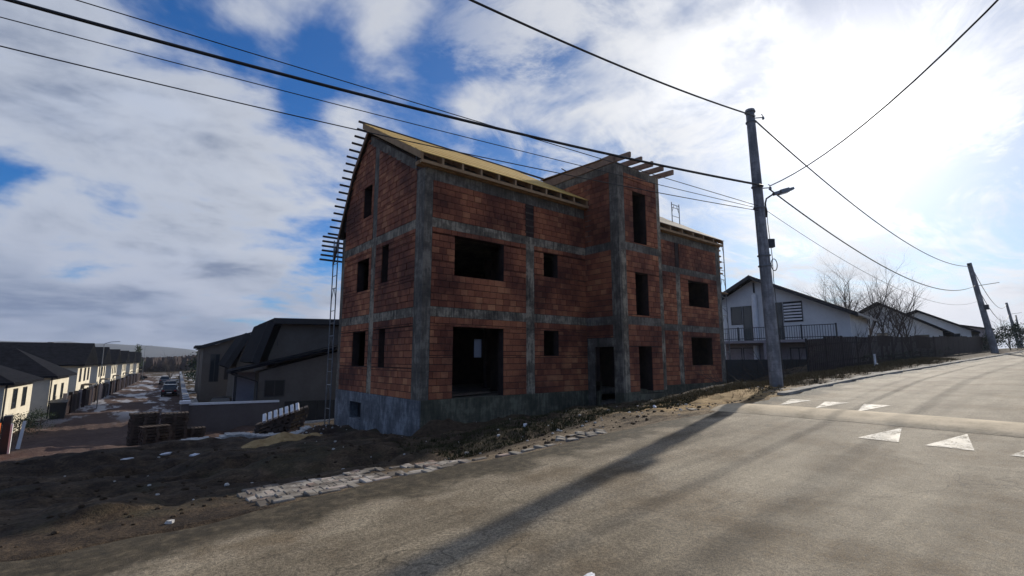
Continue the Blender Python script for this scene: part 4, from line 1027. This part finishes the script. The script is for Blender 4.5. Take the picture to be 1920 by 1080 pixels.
# ------------------------------------------------------------------ pallets
def pallet_proto():
    t = thing('pallet', (0, 0, -50), 'x', 'pallet')
    m_ = MB()
    for k in range(7): m_.box(-.6+k*.176, -.6+k*.176+.13, -.4, .4, .118, .14)
    m_.build('deck_boards', M['timber_dark'], t, world=False)
    m_ = MB()
    for y in (-.4, -.05, .3): m_.box(-.6, .6, y, y+.1, .10, .117); m_.box(-.6, .6, y, y+.1, 0, .02)
    for x in (-.6, -.07, .46):
        for y in (-.4, -.05, .3): m_.box(x, x+.14, y+.002, y+.098, .021, .099)
    m_.build('blocks', M['timber_dark'], t, world=False)
    return t
PP = pallet_proto(); first = True
def stack(x, y, n_, rz_, label, tilt=0, z0=None, sc_=1.0, group=None):
    global first
    z = gz(x, y) if z0 is None else z0
    for k in range(n_):
        if first: o = PP; first = False
        else: o = copy_tree(PP)
        o.location = (x+random.uniform(-.04, .04)+math.sin(tilt)*-.15*k*math.cos(rz_), y+random.uniform(-.04, .04), z+.148*sc_*k); o.rotation_euler = (0, tilt, rz_+random.uniform(-.04, .04)); o.scale = (sc_, sc_, sc_)
        ORD = ('bottom', 'second', 'third', 'fourth', 'fifth', 'sixth', 'seventh', 'eighth', 'ninth', 'tenth', 'eleventh')
        o['label'] = ('topmost ' if k == n_-1 else ORD[k]+' from bottom, ' if k else 'bottommost ')+label; o['group'] = group or 'pallets in the dark stacks'
stack(1.45, 32.3, 11, .1, 'dark pallet of tall left stack')
stack(2.75, 32.2, 10, -.05, 'dark pallet of the tall stack nearest the street wall')
stack(1.9, 31.2, 7, .2, 'dark pallet of the shorter stack in front', group='pallets in the dark stacks')
stack(3.6, 32.4, 4, 0, 'dark pallet of the lowest stack by the garden wall corner')
stack(5.0, 21.6, 5, -.3, 'dark pallet of the leaning stack, its left half', -.30, gz(5, 21.6)+.1)
stack(5.65, 21.4, 6, -.28, 'dark pallet of the leaning stack, half nearer the house', -.30, gz(5.7, 21.4)+.2)
o = thing('pallet_of_boards', (5.35, 21.2, -2.25), 'tilted row of pale board ends on top of the leaning pallet stack', 'boards')
for k in range(7):
    a = Vector((4.75+.19*k, 21.3-.04*k, -2.36+.062*k))
    MB().obox(a, (.055, -.01, .018), (.04, .20, .12), (-.02, -.03, .035)).build('board_end', M['white'], o)

# ------------------------------------------------------------------ loose things on the dirt
def rock(mbx, x, y, r, fl=.6): mbx.blob((x, y, gz(x, y)+r*.2), (r, r*random.uniform(.7, 1.1), r*fl), 6, 4, .25)
m_ = MB()
for k in range(1700):
    x = random.uniform(-5, 22); y = 6.1+abs(random.gauss(0, 4.0))
    if y > 18 or (1.2 < x < 4.8 and y < 7.9): continue
    rock(m_, x, y, random.choice((.012, .02, .03, .04))*random.uniform(.6, 1.3))
tag(m_.build('soil_clods', M['clod']), 'loose soil clods scattered over the churned verge', 'soil', kind='stuff')
m_ = MB()
for k in range(330):
    c = random.choice(((14, 7.6, 2.2, .6), (9, 7.2, 2.5, .45), (17.5, 9.2, 2, .7), (5.5, 17.6, .7, .4), (11, 9.6, 3, .9), (3, 9, 4, 1.8)))
    x = random.gauss(c[0], c[2]); y = max(5.9, random.gauss(c[1], c[3])); rock(m_, x, y, random.choice((.012, .02, .035))*random.uniform(.7, 1.4))
tag(m_.build('gravel', M['rubble']), 'pale gravel and broken stone along the verge', 'gravel', kind='stuff')
# sand heap at the end of the gable
def heap(name, cx, cy, rx_, ry_, hz_, key, label, cat):
    m_ = MB(); n_ = 26
    for i in range(n_+1):
        for j in range(n_+1):
            u, v = i/n_*2-1, j/n_*2-1; x = cx+u*rx_; y = cy+v*ry_; d2 = u*u+v*v
            e = math.exp(-d2*2.2)-math.exp(-2.0)
            m_.v.append((x, y, gz(x, y)+hz_*e*(1+.5*float(vnoise(np.array(x*1.), np.array(y*1.), .3, 11)))+.02*math.copysign(1, e)))
    for i in range(n_):
        for j in range(n_): q = i*(n_+1)+j; m_.f.append((q, q+n_+1, q+n_+2, q+1))
    return tag(m_.build(name, M[key], smooth=True), label, cat)
heap('sand_heap', 4.3, 15.7, 1.4, .6, .15, 'sand', 'low yellow sand heap on the dark bank left of the gable', 'sand')
heap('sand_heap', 13.6, 7.1, 1.7, .75, .10, 'sand', 'spread yellow sand and straw by the end of the speed bump', 'sand')
heap('soil_heap', 7.4, 12.1, 1.2, .55, .18, 'clod', 'dark soil heap against the front corner of the block house', 'soil heap')
m_ = MB(); m_.box(3.2, 7.0, 19.0, 19.5, gz(5, 19.2)-.1, gz(5, 19.2)+.22); 
for nm, x, y, s3, rz_, lb in (('plastic_scrap', 1.0, 12.6, (.11, .05, .03), .4, 'crumpled white plastic scrap on the dark bank, left one of two'),
                       ('plastic_scrap', 1.45, 12.2, (.10, .05, .03), -.3, 'crumpled white plastic scrap on the dark bank, right one of two'),
                       ('plastic_scrap', .35, 12.2, (.14, .025, .02), .5, 'thin pale strip lying left of the white scraps'),
                       ('plastic_scrap', 5.9, 12.6, (.2, .07, .02), .7, 'white board offcut on the soil left of the front corner'),
                       ('stone_block', 7.1, 8.3, (.05, .05, .05), .1, 'small bright stone on the verge before the window column'),
                       ('paper_scrap', 2.55, 2.35, (.085, .03, .012), .35, 'small white scrap lying on the road below centre'),
                       ('stone_block', 10.6, 7.4, (.07, .05, .05), .8, 'small bright stone near the sand by the stair tower')):
    b_ = bmesh.new(); bmesh.ops.create_icosphere(b_, subdivisions=2, radius=1)
    for v in b_.verts: v.co = Vector((v.co.x*s3[0], v.co.y*s3[1], v.co.z*s3[2]))*random.uniform(.7, 1.25)
    me = bpy.data.meshes.new(nm); b_.to_mesh(me); b_.free(); me.materials.append(M['plastic']); o = bpy.data.objects.new(nm, me); COL.objects.link(o)
    o.location = (x, y, (gz(x, y) if y > 5.6 else rz(x, y))+s3[2]*.6); o.rotation_euler = (0, 0, rz_); tag(o, lb, 'litter' if 'stone' not in nm else 'stone')
# pale concrete lip at the top of the bank
m_ = MB(); prev = None
for k in range(30):
    x = 1.2+k*.145; j = random.uniform(-.04, .04)
    m_.prism([(x, 17.95+j, gz(x, 18.1)-.2), (x, 18.35+j, gz(x, 18.1)-.2), (x, 18.35+j, gz(x, 18.1)+.13+j*.3), (x, 17.95+j, gz(x, 18.1)+.10+j*.3)], (.146, 0, 0))
tag(m_.build('concrete_strip', M['rubble']), 'broken pale concrete strip along the top of the bank', 'kerb')
# brush pile and dead branches by the pole
def twig(mbx, p, d_, L, r, depth, rnd):
    pts = [Vector(p)]; dd_ = Vector(d_).normalized(); n_ = 5
    for i in range(n_):
        dd_ = (dd_+Vector((rnd.uniform(-1, 1), rnd.uniform(-1, 1), rnd.uniform(-.6, 1)))*.17).normalized(); pts.append(pts[-1]+dd_*L/n_)
    mbx.tube(pts, [r*(1-.55*i/n_) for i in range(n_+1)], 5 if depth > 1 else 3, cap=False)
    if depth > 0:
        for i in range(1, n_+1):
            for _ in range(1 if rnd.random() < .8 else 2):
                a = rnd.uniform(0, 6.28); s_ = dd_.orthogonal().normalized(); s_ = Matrix.Rotation(a, 3, dd_) @ s_
                nd = (dd_*rnd.uniform(.7, 1.1)+s_*rnd.uniform(.5, .9)+Vector((0, 0, .15))).normalized()
                twig(mbx, pts[i], nd, L*rnd.uniform(.45, .68), r*(1-.5*i/n_)*.55, depth-1, rnd)
rnd = random.Random(5); m_ = MB()
for k in range(16):
    x, y = rnd.uniform(22, 28), rnd.uniform(9.8, 12.2); twig(m_, (x, y, gz(x, y)+.1), (rnd.uniform(-1, 1), rnd.uniform(-1, 1), rnd.uniform(.05, .6)), rnd.uniform(1.0, 2.0), .022, 1, rnd)
tag(m_.build('brush_pile', M['bark']), 'tangled heap of cut branches between the block house and the near pole', 'branches', kind='thing')
# grass tufts
def tufts(name, key, n_, area, hmin, hmax, label):
    m_ = MB()
    for _ in range(n_):
        x, y = area(); z = gz(x, y)
        for b_ in range(5):
            a = random.uniform(0, 6.28); l_ = random.uniform(hmin, hmax); dx, dy = math.cos(a)*.012, math.sin(a)*.012
            ox, oy = random.uniform(-.05, .05), random.uniform(-.05, .05); lx, ly = random.gauss(0, .5)*l_, random.gauss(0, .5)*l_
            q = len(m_.v); m_.v += [(x+ox-dx, y+oy-dy, z-.02), (x+ox+dx, y+oy+dy, z-.02), (x+ox+lx, y+oy+ly, z+l_)]; m_.f.append((q, q+1, q+2))
    return tag(m_.build(name, M[key]), label, 'grass', kind='stuff')
tufts('dry_grass', 'straw', 5200, lambda: (random.uniform(13, 46), random.triangular(6.4, 9.6, 8.4)), .05, .20, 'dry straw coloured grass on the verge by the pole and fence')
tufts('winter_grass', 'grass', 3800, lambda: (random.uniform(4.6, 16), 7.3+abs(random.gauss(0, 1.4))), .02, .08, 'short dull green grass patches beside the paving')

# ------------------------------------------------------------------ right hand houses, fence, trees
HX = 38.0; g_ = -1.2
hs = thing('balcony_house', (HX, 15.3, g_), 'pale two storey gabled house with long balcony behind the near pole', 'house')
WS = lambda s, z, d_: (HX-d_, s, z)
WL = lambda s, z, d_: (-d_, s-15.3, z-g_)
m_ = MB(); m_.prism([WS(10.9, g_-.5, 0), WS(10.9, 3.0, 0), WS(17.06, 6.0, 0), WS(19.65, 4.62, 0), WS(19.65, g_-.5, 0)], (7, .9, 0)); m_.build('wall', M['render_white'], hs)
m_ = MB(); m_.prism([WS(10.95, g_-.4, .0), WS(10.95, 1.05, .0), WS(19.6, 1.05, .0), WS(19.6, g_-.4, .0)], (-.02, 0, 0)); m_.build('lower_wall', M['render_pink'], hs)
for (ya, za), (yb, zb) in (((10.2, 2.74), (17.1, 6.10)), ((17.04, 6.10), (20.3, 4.40))):
    m_ = MB(); m_.prism([(HX-.7, ya, za), (HX-.7, yb, zb), (HX-.7, yb, zb+.16), (HX-.7, ya, za+.16)], (8.2, 1.05, 0)); m_.build('roof', M['roof_pale' if ya < 11 else 'roof_dark'], hs)
    m_ = MB(); m_.prism([(HX-.76, ya, za-.12), (HX-.76, yb, zb-.12), (HX-.76, yb, zb+.18), (HX-.76, ya, za+.18)], (.05, 0, 0)); m_.build('verge_board', M['fascia'], hs)
m_ = MB(); m_.box(HX-1.5, HX-.03, 11.2, 20.0, 1.05, 1.24); m_.build('balcony_floor', M['render_pink'], hs)
m_ = MB(); rx_ = HX-1.45
for z in (1.38, 2.18): m_.beam((rx_, 11.3, z), (rx_, 20.0, z), .05, .05)
y = 11.3
while y < 20: m_.box(rx_-.012, rx_+.012, y-.012, y+.012, 1.25, 2.18); y += .16
for y in (11.3, 13.4, 15.6, 17.8, 19.9): m_.box(rx_-.04, rx_+.04, y-.04, y+.04, 1.24, 2.25)
m_.build('balcony_railing', M['dark_metal'], hs)
for y in (11.5, 15.9, 19.6): MB().box(HX-1.45, HX-1.22, y-.12, y+.12, g_-.4, 1.05).build('balcony_post', M['render_pink'], hs)
window(hs, WL, 17.35, 18.05, 1.28, 3.98, 0); window(hs, WL, 18.1, 19.0, 2.55, 3.98, 0)
window(hs, WL, 15.1, 15.65, 1.28, 4.05, 0)
bl = window(hs, WL, 13.75, 15.05, 2.55, 4.05, 0)
for k in range(6): MB().box(HX-.07, HX-.04, 13.8, 15.0, 2.68+k*.22, 2.80+k*.22).build('blind_slat', M['white'], bl)
window(hs, WL, 18.3, 19.3, -.55, .75, 0); window(hs, WL, 17.3, 18.2, -.55, .75, 0); window(hs, WL, 13.6, 14.8, -.6, .7, 1)
MB().tube([WS(17.05, 4.8, .12), WS(17.05, 1.25, .12)], .2, 8).build('white_pipe', M['white'], hs)
MB().tube([WS(17.15, .9, .12), WS(17.15, -.9, .12)], .2, 8).build('white_pipe', M['white'], hs)
MB().box(HX-.06, HX-.02, 17.0, 17.12, 4.95, 5.75).build('gable_vent', M['fascia'], hs)
def gable_house(x, ridge, le, re, L, label, wallk='render_white', roofk='roof_dark'):
    g = h(x, (le[0]+re[0])/2); t = thing('gabled_house', (x, ridge[0], g), label, 'house', 'gabled houses behind the brown fence')
    m_ = MB(); m_.prism([(x, re[0], g-1), (x, re[0], re[1]), (x, ridge[0], ridge[1]-.15), (x, le[0], le[1]), (x, le[0], g-1)], (L*.97, L*.25, 0)); m_.build('wall', M[wallk], t)
    for a, b_ in ((re, ridge), (le, ridge)):
        sg = .9 if a is re else -.9; k = (ridge[1]-a[1])/(ridge[0]-a[0])
        ya = a[0]-sg; za = a[1]-k*sg
        m_ = MB(); m_.prism([(x-.7, ya, za), (x-.7, b_[0], b_[1]), (x-.7, b_[0], b_[1]+.2), (x-.7, ya, za+.2)], (L*.97+1, L*.25+.25, 0)); m_.build('roof', M[roofk], t)
    E_ = lambda s, z, d_: (x-d_-t.location.x, s-t.location.y, z-t.location.z)
    window(t, E_, re[0]+1.0, re[0]+2.1, re[1]-1.7, re[1]-.4, 1); window(t, E_, ridge[0]-.5, ridge[0]+.5, re[1]-1.4, re[1]-.1, 1)
    return t
gable_house(60, (14.55, 5.4), (16.6, 4.3), (9.9, 2.55), 14, 'grey gabled house behind the bare trees')
gable_house(80, (15.4, 5.9), (18.5, 4.7), (10.6, 3.3), 14, 'second gabled house up the road behind the fence')
gable_house(104, (15.5, 5.1), (17.5, 4.6), (11.9, 4.3), 10, 'small far gabled house just left of the leaning pole', 'render_pink')
fn = thing('board_fence', (26.6, 9.5, h(26.6, 9.5)), 'long dark brown board fence running up beside the road', 'fence')
x = 26.6; k = 0
while x < 88:
    L = 2.5; x1 = x+L-.06; za, zb = h(x, 9.4), h(x1, 9.4); m_ = MB(); nb = 18; y = 9.5
    hh_ = 1.72+.05*math.sin(k*1.7)
    if x < 52:
        for i in range(nb):
            a = x+L*i/nb; z = za+(zb-za)*i/nb; m_.box(a, a+.115, y+(.0 if i % 2 else .018), y+.02+(.0 if i % 2 else .018), z+.04, z+hh_+random.uniform(-.02, .02))
    else: m_.prism([(x, y, za+.04), (x1, y, zb+.04), (x1, y, zb+hh_), (x, y, za+hh_)], (0, .03, 0))
    m_.build('fence_panel', M['fence_wood'], fn)
    MB().box(x-.05, x+.03, y+.04, y+.12, za-.2, za+hh_+.06).build('fence_post', M['fascia'], fn)
    m_ = MB()
    for zz2 in (.4, 1.35): m_.prism([(x, y+.045, za+zz2), (x1, y+.045, zb+zz2), (x1, y+.045, zb+zz2+.07), (x, y+.045, za+zz2+.07)], (0, .03, 0))
    m_.build('fence_rail', M['fence_wood'], fn)
    x += L; k += 1
lf = thing('low_fence', (25.2, 13.0, h(25.2, 13)), 'low dark sheet fence joining the block house to the board fence', 'fence')
for k in range(7):
    a = Vector((25.4+1.5*k, 13.1-.12*k)); z = h(a.x, a.y)
    MB().prism([(a.x, a.y, z-.1), (a.x+1.46, a.y-.12, z-.1), (a.x+1.46, a.y-.12, -.12), (a.x, a.y, -.12)], (0, .04, 0)).build('fence_panel', M['bin'], lf)
hp = thing('hydrant_post', (33.5, 8.6, gz(33.5, 8.6)), 'small pale marker post standing before the brown fence', 'post')
q = Vector(hp.location); MB().tube([q, q+Vector((0, 0, .75))], .06, 7).build('post', M['white'], hp); MB().blob(q+Vector((-.15, -.1, .12)), (.16, .14, .12), 8, 5, .1).build('stone', M['white'], hp)
def bare_tree(x, y, hgt, seed, label, stems=3, spread=.32, depth=3):
    rnd = random.Random(seed); z = gz(x, y); t = thing('bare_tree', (x, y, z), label, 'tree', 'bare trees behind the fence')
    tm, cm = MB(), MB(); base = Vector((x, y, z-.1))
    for s_ in range(stems):
        d_ = Vector((rnd.uniform(-1, 1)*spread, rnd.uniform(-1, 1)*spread, 1)).normalized(); L = hgt*.42; pts = [base]; dd_ = d_
        for i in range(6): dd_ = (dd_+Vector((rnd.uniform(-1, 1), rnd.uniform(-1, 1), .3))*.08).normalized(); pts.append(pts[-1]+dd_*L/6)
        r = .09*hgt/7; tm.tube(pts, [r*(1-.1*i) for i in range(7)], 7)
        for i in range(2, 7):
            for _ in range(rnd.choice((1, 1, 2))):
                a = rnd.uniform(0, 6.28); nd = (dd_*1.1+Vector((math.cos(a), math.sin(a), .35))*rnd.uniform(.35, .75)).normalized()
                twig(cm, pts[i], nd, hgt*rnd.uniform(.26, .46), r*.42, depth-1, rnd)
    tm.build('trunk', M['bark'], t, smooth=True); cm.build('crown', M['bark'], t)
    return t
bare_tree(45.3, 12.6, 7.9, 1, 'bare many stemmed tree, left one behind the brown fence', 3, .42, 4)
bare_tree(45.9, 10.8, 7.8, 2, 'tallest bare tree, middle one behind the brown fence', 2, .28, 3)
bare_tree(50.5, 10.4, 6.4, 3, 'low spreading bare tree, right one behind the brown fence', 2, .6, 3)
bare_tree(40.0, 11.6, 3.6, 4, 'small bare shrub before the balcony house corner', 4, .5, 2)
def evergreen(x, y, hgt, w_, seed, label, group=None, n_=1500):
    rnd = random.Random(seed); z = gz(x, y); t = thing('conifer' if hgt > 5 else 'evergreen_shrub', (x, y, z), label, 'tree' if hgt > 5 else 'shrub', group)
    MB().tube([(x, y, z-.1), (x, y, z+hgt*.8)], [.04*hgt*.5, .02], 6).build('trunk', M['bark'], t)
    m_ = MB(); lumps = [(rnd.uniform(-1, 1)*w_*.45, rnd.uniform(-1, 1)*w_*.45, rnd.uniform(.15, .95)) for _ in range(11)]
    for _ in range(n_):
        l_ = rnd.choice(lumps); k = 1-l_[2]*.7; s_ = hgt*.035
        c = Vector((x+l_[0]*k*1.3+rnd.gauss(0, w_*.16*k+.05), y+l_[1]*k*1.3+rnd.gauss(0, w_*.16*k+.05), z+hgt*l_[2]+rnd.gauss(0, hgt*.07)))
        a = Vector((rnd.uniform(-1, 1), rnd.uniform(-1, 1), rnd.uniform(-1, 1))).normalized()*s_; b_ = a.orthogonal().normalized()*s_*.6
        q = len(m_.v); m_.v += [tuple(c-a), tuple(c+b_), tuple(c+a), tuple(c-b_)]; m_.f.append((q, q+1, q+2, q+3))
    m_.build('crown', M['evergreen'], t); return t
for k, (x, y, hg, w_) in enumerate(((78, 6.9+1.9, 2.4, 2.5), (90, 8.4, 3.4, 4), (104, 8.6, 3.0, 5), (122, 9.4, 3.6, 6))):
    evergreen(x, y, hg, w_, 20+k, ['round evergreen shrub beside the foot of the leaning pole', 'evergreen shrub behind the leaning pole', 'evergreen shrub between the leaning and third poles', 'farthest evergreen shrub by the third pole'][k], 'shrubs up the road', 900)
for k in range(9):
    x = 33+k*2.6+random.uniform(-.5, .5); evergreen(x, 8.9+random.uniform(-.1, .1), random.uniform(.5, .95), .9, 40+k, ('leftmost', 'second', 'third', 'fourth', 'fifth', 'sixth', 'seventh', 'eighth', 'farthest')[k]+' low dark shrub from the left along the brown fence foot', 'low shrubs along the fence foot', 220)
evergreen(4.8, 205, 10, 5, 60, 'dark conifer at the far end of the lower street', None, 1200)
evergreen(13.5, 96, 6.6, 6, 61, 'dark rounded evergreen behind the farthest dark house', None, 1500)
evergreen(14.5, 118, 7.0, 7, 62, 'broad dark evergreen left of the dark house roofs', None, 1500)
bare_tree(11.0, 150, 7.5, 8, 'bare tree at the far end of the lower street', 3, .4, 2)
for k, (x, y, hg) in enumerate(((60, 12, 3.8), (70, 12, 3.2), (118, 11, 6.5), (146, 11, 7))):
    bare_tree(x, y, hg, 70+k, ['slender bare sapling before the grey gabled house', 'slender bare sapling left of the leaning pole', 'thin bare tree beyond the leaning pole', 'thin bare tree near the third pole'][k], 2, .4, 2)
for k, (x, y) in enumerate(((-4.0, 37.6), (-3.95, 40.2), (-3.75, 43.0), (-3.5, 45.6))):
    evergreen(x, y, 1.25, 1.9, 80+k, ('nearest', 'second', 'third', 'farthest')[k]+' dark low hedge bush before the first lit cream wall', 'hedge bushes before the nearest low house', 500)
# far wood at the end of the lower street
m_ = MB(); rnd = random.Random(9)
for _ in range(7000):
    x = rnd.uniform(-40, 90); y = rnd.uniform(230, 330); z = float(H(x, y)); hg = rnd.uniform(2.5, 6.0)
    a = rnd.uniform(0, 3.14); w_ = rnd.uniform(.5, 1.3); dx, dy = math.cos(a)*w_, math.sin(a)*w_; zz2 = z+rnd.uniform(0, hg*.5)
    q = len(m_.v); m_.v += [(x-dx, y-dy, zz2), (x+dx, y+dy, zz2), (x+dx*.3+rnd.uniform(-.4, .4), y+dy*.3, z+hg), (x-dx*.4, y-dy*.4, z+hg*rnd.uniform(.6, 1))]; m_.f.append((q, q+1, q+2, q+3))
tag(m_.build('far_wood', M['wood_far']), 'reddish brown leafless wood closing the end of the lower street', 'wood', kind='stuff')
# far hills
def hill(name, D, az0, az1, prof, n_=80, depth_=900):
    m_ = MB(); xs2 = [p[0] for p in prof]; zs2 = [p[1] for p in prof]
    for i in range(n_+1):
        u = i/n_; az = R(az0+(az1-az0)*u); top_ = np.interp(u, xs2, zs2)+float(vnoise(np.array(u*40), np.array(1.), 1.3, 31))*5
        for dist, zz2 in ((D-depth_, -10), (D-depth_*.5, top_*.55-2), (D-depth_*.2, top_*.9), (D, top_), (D+depth_*.5, top_*.5), (D+depth_, -15)):
            m_.v.append((math.sin(az)*dist, math.cos(az)*dist, float(zz2)))
    for i in range(n_):
        for j in range(5): q = i*6+j; m_.f.append((q, q+6, q+7, q+1))
    o = m_.build(name, M['hill'], smooth=True); o['kind'] = 'structure'; return o
hill('far_hills', 2500, -22, 22, [(0, 62), (.42, 58), (.52, 52), (.58, 42), (.66, 26), (.8, 15), (1, 5)])
hill('low_hills', 2300, 18, 60, [(0, 4), (.3, 8), (.7, 6), (1, 8)])

# ------------------------------------------------------------------ air
hz = bpy.data.materials.new('haze_air'); hz.use_nodes = True; t = NT(hz.node_tree); t.n.clear()
pv = t.new('ShaderNodeVolumePrincipled'); pv.inputs['Density'].default_value = .00016; pv.inputs['Color'].default_value = (.80, .88, 1, 1); pv.inputs['Anisotropy'].default_value = .3
mo = t.new('ShaderNodeOutputMaterial'); t.l.new(pv.outputs[0], mo.inputs['Volume'])
hb = MB().box(-3300, 3300, -3300, 3300, -16, 80).build('haze', hz); hb['kind'] = 'stuff'; hb['label'] = 'thin pale haze over the far houses and hills'
